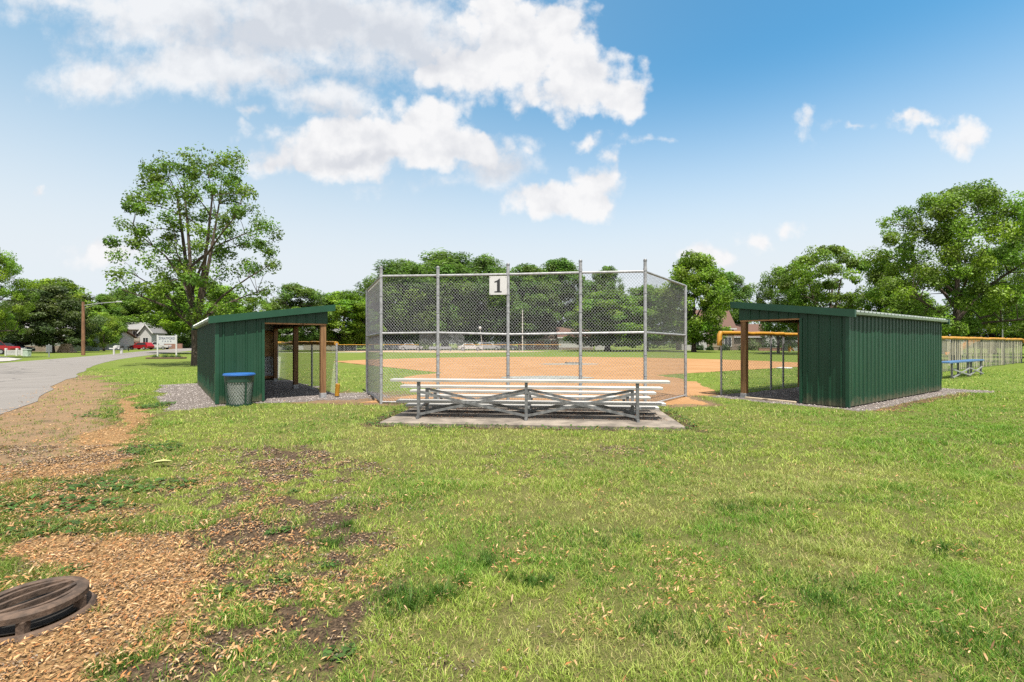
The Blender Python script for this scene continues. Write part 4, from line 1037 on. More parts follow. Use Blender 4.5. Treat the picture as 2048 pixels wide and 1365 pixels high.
def place(key, px, ytop, Z, label, hw=None, rz=0, tint=(1, 1, 1), group=None, name='tree', base=0.0):
    src = PROTO[key]; t = src[0] if not src[1] else copy_tree(src[0]); src[1] = True
    Ht = CH + (YH - ytop) * Z / F - base; s = Ht / src[2]; w = s
    if hw: w = hw * Z / F / src[3]
    t.location = ((px - 1024) / F * Z, Z, base); t.scale = (w, w, s); t.rotation_euler.z = rz; t.name = name
    for ch in t.children:
        if ch.name.startswith('crown'): ch.color = (*tint, 1)
    return tag(t, label, 'tree', group)
oval = lambda u: math.sin(math.pi * min(max(u * .86 + .12, 0), 1)) ** .6
dome = lambda u: (1 - max(0, (u - .25) / .75) ** 2.2) ** .5 * (.72 + .28 * min(1, u / .25))
vase = lambda u: max(.25, min(1, .42 + .75 * u)) * math.sqrt(max(0.03, 1 - max(0, (u - .55) / .45) ** 2.4))
cone = lambda u: max(.12, (1 - u) ** .75) * min(1, .5 + u * 3)
GCOL = (.185, .285, .036)
def reg(key, R, **kw): proto(key, R=R, **kw); PROTO[key].append(R * 1.02)
reg('open', 5.0, seed=3, H=14.0, hb=3.0, prof=lambda u: .38 + .66 * math.sin(math.pi * min(max(u, .02), .93) ** .85), ncl=165, rc=.70, nleaf=27000, leaf=.17, multi=4, tr=.32, col=(.155, .245, .034), limbs=17, spread=1.08, shell=.10, flat=.8, jitter=.26, shellr=.2, lean=(.4, 0), fork=.6)
reg('bigmaple', 7.0, seed=8, H=15.5, hb=2.8, prof=dome, ncl=180, rc=1.15, nleaf=72000, leaf=.22, tr=.38, col=GCOL, limbs=14, spread=.98, shell=.2, flat=.72, jitter=.40, lean=(.5, 0))
reg('round', 5.5, seed=14, H=15.0, hb=1.8, prof=oval, ncl=150, rc=1.3, nleaf=36000, leaf=.36, tr=.36, col=GCOL, limbs=9, spread=.8, jitter=.34, flat=.75)
reg('tall', 5.0, seed=21, H=19.0, hb=3.0, prof=oval, ncl=150, rc=1.4, nleaf=36000, leaf=.46, spread=.85, tr=.40, col=(.135, .225, .040), limbs=10, jitter=.36, flat=.85, aspect=.4, shell=.2)
reg('willow', 6.5, seed=33, H=20.0, hb=2.6, prof=dome, ncl=200, rc=1.5, nleaf=46000, leaf=.56, tr=.42, col=(.135, .215, .044), limbs=11, jitter=.36, flat=1.15, aspect=.28, droop=.25, shell=.2, spread=.82)
reg('broad', 6.5, seed=40, H=12.0, hb=1.6, prof=dome, ncl=140, rc=1.3, nleaf=36000, leaf=.33, spread=.8, tr=.33, col=(.10, .14, .044), limbs=9, jitter=.3, flat=.62)
reg('vase', 7.5, seed=52, H=13.0, hb=3.2, prof=vase, ncl=130, rc=1.1, nleaf=34000, leaf=.28, tr=.42, col=(.175, .27, .038), limbs=12, jitter=.34, flat=.7, multi=3, shell=.18, spread=1.05)
reg('street', 6.0, seed=77, H=12.0, hb=4.0, prof=dome, ncl=150, rc=1.1, nleaf=36000, leaf=.30, tr=.3, col=GCOL, limbs=10, spread=.82, jitter=.34, flat=.75)
reg('young', 4.0, seed=61, H=9.5, hb=1.5, prof=oval, ncl=60, rc=1.05, nleaf=17000, leaf=.24, tr=.2, col=(.19, .30, .05), limbs=7, jitter=.28, flat=.8)
R_ = random.Random(9)
BR = (1.25, 1.15, .9); DK = (.75, .8, .85); OL = (1.0, .85, 1.15)
GW = 'trees beyond the outfield'; GS = 'trees along the street'; GP = 'trees round the playground'
# left
place('open', 391, 294, 30.0, 'tall open-crowned ash behind the dugout beside the road', hw=150, name='ash_tree')
place('street', 400, 556, 66, 'bright green leafy tree standing just behind the tall open ash', hw=98, rz=1, tint=(1.15, 1.15, .9), group=GS)
place('bigmaple', -58, 462, 44, 'leafy tree cut by the left edge above the picket fence', hw=80, rz=2, tint=(1.2, 1.15, .9), group=GS)
place('broad', 104, 566, 70, 'wide dark olive tree above the woodpile beside the utility pole', hw=74, rz=.4, tint=(1, .95, 1), group=GS, name='olive_tree')
place('broad', 46, 590, 68, 'dark olive tree behind the white picket fence', hw=52, rz=2.1, tint=(.95, .95, 1), group=GS, name='olive_tree')
place('round', 112, 552, 92, 'taller green tree rising behind the dark olive trees', hw=66, rz=2.6, tint=BR, group=GS)
place('young', 208, 622, 84, 'round pale green young tree in front of the house with a deck', hw=32, rz=.3, tint=BR, group=GS)
place('tall', 212, 586, 98, 'pale green tree with pointed top behind the round young tree', hw=34, rz=1.9, tint=(1.3, 1.25, .95), group=GS)
place('street', 250, 574, 122, 'dark green tree left of the tall ash, above the house roof', hw=38, rz=.8, tint=DK, group=GS)
place('street', 320, 588, 126, 'dark spreading tree directly above the white park sign', hw=80, rz=4, tint=(.7, .75, .8), group=GS)
place('vase', 505, 592, 76, 'light green tree above the low eave of the dugout by the road', hw=56, rz=.6, tint=(1.15, 1.15, .95), group=GW)
place('broad', 590, 563, 82, 'olive green tree above the raised roof end of the dugout by the road', hw=72, rz=3.3, tint=(1.35, 1.5, .95), group=GW)
place('round', 688, 578, 88, 'bright dense tree behind the two white sheds', hw=66, rz=2.2, tint=(1.1, 1.15, .95), group=GW)
place('broad', 745, 590, 98, 'dark tree behind the left wing of the backstop', hw=56, rz=1, tint=(1.1, 1.3, .9), group=GW)
# centre
place('willow', 806, 520, 104, 'tall wind-blown willow behind the left bay of the backstop', hw=105, rz=.2, group=GW, name='willow_tree')
place('willow', 890, 503, 112, 'tallest wind-blown willow, behind the distant backstop', hw=110, rz=2.4, tint=(1.05, 1.05, 1), group=GW, name='willow_tree')
place('willow', 968, 512, 108, 'wind-blown willow behind the number board', hw=88, rz=4.0, tint=(.95, 1, 1), group=GW, name='willow_tree')
place('tall', 1062, 524, 104, 'feathery tree behind the light pole right of the number board', hw=62, rz=.5, tint=(.95, .95, 1.05), group=GW)
place('tall', 1122, 515, 110, 'feathery taller tree above the white garage', hw=68, rz=2.0, tint=(.92, .95, 1.05), group=GW)
place('tall', 1214, 529, 112, 'narrow tree top poking over the top rail in the right bay', hw=34, rz=3.0, tint=(1, 1, 1), group=GW)
place('round', 1215, 578, 84, 'rounded leafy tree with low boughs beside the white garage', hw=84, rz=1.1, tint=(.95, 1, 1), group=GW)
place('round', 1292, 566, 92, 'dense tree behind the corner post right of the backstop', hw=66, rz=2.9, tint=(.85, .95, .95), group=GW)
# right
place('round', 1388, 497, 76, 'bright rounded tree in front of the brick house', hw=64, rz=4.4, tint=(1.15, 1.15, .95), group=GP)
place('tall', 1450, 540, 104, 'thin blue-green tree right of the bright rounded tree', hw=42, rz=5, tint=(1.2, 1.2, 1.35), group=GP)
place('vase', 1655, 487, 58, 'wide multi-trunked tree showing sky between its limbs above the dugout roof', hw=104, rz=.9, tint=(1.05, 1.05, .95), group=GP)
place('young', 1556, 528, 66, 'smaller tree left of the wide multi-trunked tree', hw=46, rz=2, tint=(.85, .85, .9), group=GP)
place('young', 1600, 590, 70, 'low bright tree over the middle of the dugout roof', hw=44, rz=3.1, tint=(1.1, 1.1, .9), group=GP)
place('bigmaple', 1912, 362, 37, 'huge leaning maple with heavy limbs above the closed end of the dugout', hw=142, rz=.35, group=GP, name='maple_tree')
place('bigmaple', 2075, 440, 46, 'large dark maple cut by the right edge above the fence end', hw=110, rz=3.6, tint=(.8, .85, .9), group=GP, name='maple_tree')
place('round', 1800, 560, 56, 'low leafy tree between the wide multi-trunked tree and the huge maple', hw=66, rz=.2, tint=(.95, 1, .9), group=GP)
place('round', 1985, 560, 62, 'dense shady tree behind the playground slide', hw=80, rz=1.3, tint=(.75, .82, .85), group=GP)
# far woods: one mass closing the horizon
rg = np.random.default_rng(5); cent = []; nr = []; tint = []
for k in range(620):
    px = rg.uniform(-260, 2350); Z = rg.uniform(125, 165); top = 9.5 + 3 * math.sin(px * .013) + 2 * math.sin(px * .041 + 1)
    if 735 < px < 1330: top += 3
    c = np.array(((px - 1024) / F * Z, Z, rg.uniform(.5, max(top, 4)))); n = 90
    d = rg.normal(size=(n, 3)); d /= np.linalg.norm(d, axis=1, keepdims=True); r = rg.uniform(1.6, 3.0)
    cent.append(c + d * (r * rg.uniform(.4, 1.1, n))[:, None] * np.array((1, 1, .85))); nr.append(d + np.array((0, 0, .5)) + rg.normal(size=(n, 3)) * .5)
    tint.append(np.array((.085, .14, .026))[None] * rg.uniform(.7, 1.3) * rg.uniform(.75, 1.25, n)[:, None])
cent = np.concatenate(cent); tint = np.concatenate(tint)
tag(np_mesh('distant_woods', leaf_quads(cent, np.concatenate(nr), .75, rg, .7), 4, np.arange(len(cent) * 4), LEAF, np.repeat(tint, 4, 0)), kind='stuff')

# shrubs
def shrub(name, label, c, r, h, col, n=700, leaf=.06, group=None):
    rg = np.random.default_rng(int(abs(c[0] * 100)) % 9999); t = thing(name, label, 'shrub', (c[0], c[1], 0), 0, group)
    d = rg.normal(size=(n, 3)); d[:, 2] = np.abs(d[:, 2]); d /= np.linalg.norm(d, axis=1, keepdims=True)
    lob = 1 + .2 * np.sin(d[:, 0] * 5 + c[0]) + .15 * np.sin(d[:, 1] * 7)
    p = d * (rg.uniform(.5, 1.05, n) * lob)[:, None] * np.array((r, r, h)) + np.array((0, 0, .03))
    np_mesh('foliage', leaf_quads(p, d + rg.normal(size=(n, 3)) * .5, leaf, rg), 4, np.arange(n * 4), LEAF, np.repeat(np.array(col)[None] * rg.uniform(.6, 1.4, n)[:, None], 4, 0), t)
    MB().tube([(0, 0, 0), (0, 0, h * .5)], .03, 5).build('stem', BARK, t); return t

# ------------------------------------------------------------------ park sign and planter
Zs = Zg(713); ps = thing('park_sign', 'white park name sign on two white posts above a planted bed', 'sign', (*G(334, 713), 0), .06)
k = Zs / F; hw = 18 * k
for u in (-hw, hw): MB().cbox((u - .06, -.06, 0), (u + .06, .06, 42.5 * k), .015).build('post', WHITEPAINT, ps)
MB().cbox((-hw + .061, -.03, 25 * k), (hw - .061, .03, 41 * k), .01).build('board', M('sign_board', (.50, .52, .53), .5, 0, .05, 2), ps)
def text_mesh(name, s, size, loc, m, parent, sx=1.0):
    cu = bpy.data.curves.new(name, 'FONT'); cu.body = s; cu.size = size; cu.align_x = 'CENTER'; cu.extrude = .004
    o = bpy.data.objects.new(name + '_tmp', cu); COL.objects.link(o); dg = bpy.context.evaluated_depsgraph_get()
    me = bpy.data.meshes.new_from_object(o.evaluated_get(dg)); bpy.data.objects.remove(o); me.materials.clear(); me.materials.append(m)
    q = bpy.data.objects.new(name, me); COL.objects.link(q); q.parent = parent; q.location = loc; q.rotation_euler = (math.pi / 2, 0, 0); q.scale = (sx, 1, 1); return q
NAVY = M('navy_lettering', (.03, .05, .11), .5)
text_mesh('lettering', 'S', 8.2 * k, (-13.6 * k, -.036, 33.4 * k), NAVY, ps)
text_mesh('lettering', 'TRATFORD', 6.4 * k, (1.8 * k, -.036, 33.6 * k), NAVY, ps, .86)
text_mesh('lettering', 'P  A  R  K', 4.0 * k, (0, -.036, 28.6 * k), NAVY, ps, 1.1)
bc = G(333, 718)
pb = thing('planter_bed', 'low timber edged planting bed in front of the park sign', 'planter', (*bc, 0), .06)
MB().cbox((-1.45, -.55, 0), (1.45, -.45, .14), .02).build('front_timber', M('dark_timber', (.11, .065, .04), .85, 0, .3, 8), pb)
MB().cbox((-1.45, .45, 0), (1.45, .55, .14), .02).build('back_timber', M('dark_timber'), pb)
for u in (-1.45, 1.37): MB().cbox((u, -.449, 0), (u + .08, .449, .14), .02).build('end_timber', M('dark_timber'), pb)
MB().box((-1.36, -.44, 0), (1.36, .44, .09)).build('soil', HOLE, pb)
for i, (u, h, lb) in enumerate(((-.95, .34, 'dark green shrub in the planter under the left sign post'), (-.1, .38, 'bushy shrub in the middle of the sign planter'), (.45, .32, 'smaller shrub right of the middle one in the sign planter'), (1.05, .34, 'dark green shrub in the planter under the right sign post'))):
    shrub('shrub', lb, (bc[0] + u, bc[1] + u * .06), .33, h, (.06, .115, .03), 500, .07, 'shrubs in the sign planter')

# ------------------------------------------------------------------ utility pole, posts, boxes, fence on the far side of the road
Zp = Zg(711); up_ = thing('utility_pole', 'brown wooden utility pole with a long street lamp arm', 'utility pole', (*G(166.5, 711), 0))
Hp = CH + (YH - 604) * Zp / F
MB().tube([(0, 0, 0), (0, 0, Hp * .5), (0, 0, Hp)], [.19, .17, .14], 10).build('pole', M('creosoted_pole', (.20, .10, .05), .85, 0, .35, 6, (1, 1, .2)), up_, True)
arm = MB().tube([(0, 0, Hp - .45), (1.6, 0, Hp - .2), (3.6, 0, Hp - .05), (4.3, 0, Hp)], .045, 8).build('lamp_arm', GALV, up_, True)
MB().tube([(.1, 0, Hp - .75), (1.7, 0, Hp - .3)], .02, 6).build('arm_stay', GALV, up_)
MB().cbox((3.9, -.11, Hp - .05), (4.5, .11, Hp + .08), .03).build('lamp_head', M('lamp_grey', (.6, .6, .6), .4, .4), up_)
def post_obj(name, label, cat, px, y0, y1, w, m, extra=None):
    Z = Zg(y0); t = thing(name, label, cat, (*G(px, y0), 0)); h = (y0 - y1) * Z / F
    MB().cbox((-w / 2, -w / 2, 0), (w / 2, w / 2, h), w * .15).build('post', m, t)
    if extra: extra(t, h)
    return t
def mbox(t, h):
    MB().cbox((-.14, -.25, h), (.14, .25, h + .24), .04).build('letter_box', M('black_mailbox', (.03, .03, .03), .5), t)
def mbox_w(t, h):
    MB().cbox((-.55, -.06, h - .32), (.62, .06, h - .2), .02).build('cross_arm', WHITEPAINT, t); MB().cbox((.2, -.26, h - .19), (.5, .26, h + .08), .04).build('letter_box', WHITEPAINT, t)
post_obj('mailbox', 'white mailbox post with cross arm at the road edge, left of its neighbour', 'mailbox', 228, 711, 693, .16, WHITEPAINT, mbox_w)
post_obj('mailbox', 'short white mailbox beside the white post with a cross arm', 'mailbox', 243, 710, 696, .22, WHITEPAINT, mbox)
post_obj('mailbox', 'small black mailbox on the lawn left of the red car', 'mailbox', 257, 703, 695, .12, BLACKPAINT, mbox)
def sgn(t, h): MB().cbox((-.02, -.3, h - .8), (.02, .3, h - .1), .01).build('sign_plate', GALV, t)
post_obj('road_sign', 'grey road sign seen edge on in front of the woodpile', 'sign', 98, 715, 689, .08, GALV, sgn)
Zq = Zg(713); pf = thing('picket_fence', 'short white picket fence section beside the driveway', 'fence', (*G(12, 712), 0), .0)
kq = Zq / F
for u in (0, 23 * kq, 34 * kq): MB().cbox((u - .09, -.09, 0), (u + .09, .09, 15.5 * kq), .02).build('post', WHITEPAINT, pf)
mb = MB(); u = .16
while u < 34 * kq - .1:
    if abs(u - 23 * kq) > .12: mb.box((u, -.02, .06), (u + .07, .02, 11.5 * kq))
    u += .125
mb.build('pickets', WHITEPAINT, pf)
for z2 in (.18, 10 * kq): MB().box((.09, .021, z2), (34 * kq - .09, .06, z2 + .09)).build('rail', WHITEPAINT, pf)
ub = thing('utility_box', 'pale green utility box beside the white picket fence', 'utility box', (*G(54, 713), 0)); kb = Zg(713) / F
MB().cbox((-.28, -.22, 0), (.28, .22, 13 * kb), .04).build('cabinet', M('pale_green_metal', (.40, .50, .40), .5), ub); MB().cbox((-.31, -.25, 13 * kb + .001), (.31, .25, 14 * kb), .03).build('cover', M('pale_green_metal'), ub)
wp = thing('woodpile', 'stacked firewood pile under the dark olive tree', 'woodpile', (*G(118, 706), 0)); kw_ = Zg(706) / F
mb = MB(); rn = random.Random(3)
for r_ in range(7):
    for c_ in range(int(12 - r_ * 1.1)):
        a = .10 + rn.random() * .04; x_ = c_ * .2 + r_ * .1; mb.tube([(x_, -.3 + rn.uniform(-.05, .05), .1 + r_ * .18), (x_, .4, .1 + r_ * .18)], a, 7)
mb.build('split_logs', mat_wood('firewood', (.22, .15, .10), (.50, .38, .27), 1), wp)
MB().bar((-.1, 0, .02), (2.6, 0, .02), .5, .04).build('pallet', WOOD, wp)

# ------------------------------------------------------------------ houses
def window(t, x, y, z, w, h, out=-1, fr=WHITEPAINT):
    f = MB()
    for a, b in (((x - w / 2 - .1, z - h / 2 - .1), (x + w / 2 + .1, z - h / 2)), ((x - w / 2 - .1, z + h / 2), (x + w / 2 + .1, z + h / 2 + .1)), ((x - w / 2 - .1, z - h / 2), (x - w / 2, z + h / 2)), ((x + w / 2, z - h / 2), (x + w / 2 + .1, z + h / 2)), ((x - .03, z - h / 2), (x + .03, z + h / 2))):
        f.box((a[0], y + out * .06, a[1]), (b[0], y - .005 * out, b[1]))
    o = f.build('window', fr, t); MB().box((x - w / 2, y + out * .025, z - h / 2), (x + w / 2, y - .004 * out, z + h / 2)).build('pane', GLASS, o); return o
def gable(t, x0, x1, y0, y1, hw, hr, wall, roof, axis='x', ov=.4, trim=WHITEPAINT):
    """walls + gable roof; ridge along axis"""
    if axis == 'x':
        ym = (y0 + y1) / 2; MB().prism([(y0, 0), (y1, 0), (y1, hw), (ym, hw + hr), (y0, hw)], (x0, x1), 0).build('wall', wall, t)
        s = hr / (ym - y0); mb = MB(); mb.prism([(y0 - ov, hw - s * ov + .03), (ym, hw + hr + .03), (y1 + ov, hw - s * ov + .03), (y1 + ov, hw - s * ov + .2), (ym, hw + hr + .22), (y0 - ov, hw - s * ov + .2)], (x0 - ov, x1 + ov), 0)
    else:
        xm = (x0 + x1) / 2; MB().prism([(x0, 0), (x1, 0), (x1, hw), (xm, hw + hr), (x0, hw)], (y0, y1), 1).build('wall', wall, t)
        s = hr / (xm - x0); mb = MB(); mb.prism([(x0 - ov, hw - s * ov + .03), (xm, hw + hr + .03), (x1 + ov, hw - s * ov + .03), (x1 + ov, hw - s * ov + .2), (xm, hw + hr + .22), (x0 - ov, hw - s * ov + .2)], (y0 - ov, y1 + ov), 1)
    r = mb.build('roof', roof, t)
    if axis == 'x': MB().box((x0 - ov, y0 - ov - .06, hw - s * ov - .06), (x1 + ov, y0 - ov - .005, hw - s * ov + .16)).build('fascia', trim, r)
    else:
        for sg2 in (-1, 1):
            e = (xm + sg2 * (xm - x0 + ov), hw - s * ov + .06); MB().bar((xm, y0 - ov - .03, hw + hr + .08), (e[0], y0 - ov - .03, e[1]), .05, .22, (0, 0, 1)).build('fascia', trim, r)
    return r
def at(px, Z): return (px - 1024) / F * Z
# stone house on the right, behind the bright rounded tree
Zh = 96.0; kh = Zh / F
h1 = thing('stone_house', 'two storey stone house with brown roof and tall chimney beyond first base', 'house', (at(1425, Zh), Zh, 0), -.08)
gable(h1, -5.2, 4.2, 0, 8, 4.6, 3.6, STONE, SHINGLE_BROWN, 'x')
gable(h1, 4.25, 11.0, 1.2, 7.5, 2.9, 2.3, STONE, SHINGLE_BROWN, 'x')
gable(h1, 10.2, 12.6, -.4, 3.0, 2.9, 1.5, SIDING_WHITE, SHINGLE_BROWN, 'y', .3)
gable(h1, -6.5, -1.6, -1.6, -.02, 4.8, 2.4, SIDING_WHITE, SHINGLE_BROWN, 'y', .4)
MB().cbox((-1.3, -.95, 0), (1.6, -.03, 9.0), .05).build('chimney', STONE, h1); MB().cbox((-.75, -1.0, .6), (1.0, -.952, 7.4), .02).build('chimney_panel', SIDING_TAN, h1)
window(h1, -3.9, -1.6, 1.8, 1.5, 1.9); window(h1, -3.9, -1.6, 4.4, 1.5, 1.5); window(h1, 3.0, 0, 1.7, 1.3, 1.8); window(h1, 6.6, 1.2, 1.6, 1.2, 1.6); window(h1, 11.4, -.4, 1.5, .7, 1.6)
MB().box((4.0, .9, 0), (4.3, 1.19, 4.4)).build('corner_board', WHITEPAINT, h1)
# hedge-like shrubs in front of it
for i, (px, w_, lb) in enumerate(((1398, .9, 'round dark shrub at the left corner of the stone house'), (1420, .8, 'low dark shrub at the foot of the stone chimney'), (1448, 1.1, 'dark shrub right of the stone chimney'), (1488, 1.2, 'dark shrub under the side window of the stone house'), (1508, 1.3, 'pale leafy shrub beside the white porch of the stone house'), (1540, 1.6, 'bushy shrub behind the low brick wall'))):
    shrub('shrub', lb, (at(px, 92.5), 92.5), w_, w_ * (1.2 if i != 4 else 1.7), (.04, .085, .022) if i != 4 else (.16, .22, .08), 500, .3, 'shrubs round the stone house')
lw = thing('brick_wall', 'low red brick wall on the lawn right of the stone house', 'wall', (at(1518, 88), 88, 0)); MB().box((0, 0, 0), (6.2, .3, .55)).build('wall', BRICK, lw); MB().box((-.04, -.05, .551), (6.24, .35, .62)).build('coping', CONCRETE, lw)
def shed(name, label, px0, px1, Z, hw, hr, wall, roof, group=None, axis='y', depth=2.4, door=True):
    x0 = at(px0, Z); w = at(px1, Z) - x0; t = thing(name, label, 'shed', (x0 + w / 2, Z, 0), 0, group)
    gable(t, -w / 2, w / 2, 0, depth, hw, hr, wall, roof, axis, .15)
    if door: MB().box((-w * .25, -.04, .05), (w * .25, -.004, hw * .85)).build('door', SIDING_GREY if wall is not SIDING_WHITE else WHITEPAINT, t)
    return t
shed('garden_shed', 'white garden shed with grey roof, left of the twin sheds', 676, 690, 92, 1.6, 1.0, SIDING_WHITE, SHINGLE_GREY, 'twin white sheds')
shed('garden_shed', 'white garden shed with grey roof, right of the tree trunk between the twin sheds', 694, 705, 92, 1.6, 1.0, SIDING_WHITE, SHINGLE_GREY, 'twin white sheds')
shed('grey_shed', 'pale grey shed beside the orange slide tower seen through the dugout opening', 1579, 1612, 86, 1.6, .4, SIDING_GREY, SHINGLE_GREY, None, 'x', 2.5, False)
shed('storage_shed', 'white storage shed behind the swing frame in the playground', 1899, 1924, 60, 1.55, .3, SIDING_WHITE, SHINGLE_GREY, None, 'x', 2.5)
# white garage in the middle with brown roof
Zh = 100.0; g_ = thing('garage', 'long white garage with a brown roof and brick base beyond the outfield', 'garage', (at(1152, Zh), Zh, 0))
kk = Zh / F; gable(g_, -3.6, 3.6, 0, 6, 2.75, 1.9, SIDING_WHITE, SHINGLE_BROWN, 'x', .35); MB().box((-3.62, -.06, 0), (3.62, -.004, .5)).build('brick_base', STONE, g_)
MB().box((4.1, .5, .0), (6.6, .62, 1.9)).build('side_wall', SIDING_WHITE, g_)
h2 = thing('brown_house', 'low brown brick house with a tan roof left of the white garage', 'house', (at(1075, 103), 103, 0)); gable(h2, -4.2, 4.6, 0, 7, 2.3, 1.6, BRICK, M('tan_shingle', (.42, .33, .26), .9, 0, .2, 10), 'x', .5); window(h2, -1.5, 0, 1.3, 1.5, 1.1); window(h2, 2.2, 0, 1.3, 1.2, 1.1); MB().box((-3.4, -.05, .02), (-2.5, -.004, 2.0)).build('door', WHITEPAINT, h2)
h3 = thing('cream_house', 'long cream house with dark windows seen through the dugout by the road', 'house', (at(612, 98), 98, 0), .05); gable(h3, -6.5, 6.0, 0, 7, 2.9, 1.6, SIDING_CREAM, SHINGLE_GREY, 'x', .5)
for x_ in (-5.2, -2.6, .6, 3.6): window(h3, x_, 0, 1.9, 1.3, 1.1)
MB().box((-1.4, -.05, .05), (-.5, -.004, 2.1)).build('door', WHITEPAINT, h3); MB().box((-6.52, -.05, 0), (6.02, -.003, .045)).build('footing', CONCRETE, h3)
shrub('shrub', 'dark hedge shrub under the cream house windows', (at(575, 94), 94), 1.3, 1.1, (.05, .09, .025), 400, .3)
# house behind the olive trees
h4 = thing('green_house', 'pale green house with stone base behind the dark olive trees', 'house', (at(60, 78), 78, 0), .12); gable(h4, -3.4, 5.0, 0, 8, 2.9, 1.8, SIDING_GREY, SHINGLE_GREY, 'x', .5); MB().box((-3.42, -.10, 0), (5.02, -.004, 1.0)).build('stone_base', STONE, h4)
window(h4, -1.2, 0, 1.9, 1.6, 1.1); window(h4, 3.4, 0, 1.9, 1.3, 1.1)
h5 = thing('white_house', 'white house with a dark garage opening behind the utility pole', 'house', (at(182, 97), 97, 0), .1); gable(h5, -4.5, 3.0, 0, 8, 2.7, 1.7, SIDING_WHITE, SHINGLE_BROWN, 'x', .5); window(h5, 1.2, 0, 1.2, 2.2, 1.2); window(h5, -2.4, 0, 1.5, 1.4, 1.1)
# house with deck
Zh = 112.0; h6 = thing('deck_house', 'cream split level house with a red wooden deck and outside stairs', 'house', (at(262, Zh), Zh, 0), .25)
gable(h6, -3.6, 2.2, 0, 9, 4.9, 1.4, SIDING_CREAM, SHINGLE_GREY, 'x', .6); gable(h6, 2.25, 4.6, -1.0, 6, 4.2, 1.6, SIDING_WHITE, SHINGLE_GREY, 'y', .4); MB().box((-3.62, -.06, 0), (2.22, -.004, 2.0)).build('lower_wall', STONE, h6)
window(h6, -1.8, 0, 3.7, 1.4, 1.1); window(h6, 1.0, 0, 3.6, 1.2, 1.4); window(h6, 3.4, -1.0, 1.6, 1.0, 2.2)
dk = MB(); dk.box((-4.6, -2.6, 2.2), (.4, -.07, 2.4)); dk.box((-4.6, -2.6, 3.2), (.4, -2.52, 3.3))
for i in range(22): dk.box((-4.6 + i * .236, -2.59, 2.4), (-4.55 + i * .236, -2.54, 3.2))
dk.build('deck', DECKRED, h6)
for x_ in (-4.4, -2.0, .2): MB().box((x_ - .09, -2.45, 0), (x_ + .09, -2.27, 2.199)).build('deck_post', DECKRED, h6)
st_ = MB(); st_.bar((.45, -2.5, 2.3), (3.2, -2.5, .2), .08, .28); st_.bar((.45, -1.5, 2.3), (3.2, -1.5, .2), .08, .28); st_.bar((.45, -2.5, 3.2), (3.2, -2.5, 1.1), .06, .10)
for i in range(10): st_.box((.5 + i * .27, -2.46, 2.2 - i * .21), (.78 + i * .27, -1.54, 2.25 - i * .21))
st_.build('stairs', DECKRED, h6)
um = thing('patio_umbrella', 'dull red patio umbrella below the wooden deck', 'umbrella', (at(246, 108), 108, 0)); MB().lathe([(0, 2.55), (1.5, 1.9), (1.48, 1.86), (0, 2.45)], 10).build('canopy', DECKRED, um); MB().tube([(0, 0, 0), (0, 0, 2.5)], .04, 6).build('pole', GALV, um)
rw = thing('retaining_wall', 'low red brick retaining wall behind the white car and park sign', 'wall', (at(325, 118), 118, 0), .1); MB().box((-3, 0, 0), (4.5, .4, 1.3)).build('wall', BRICK, rw)

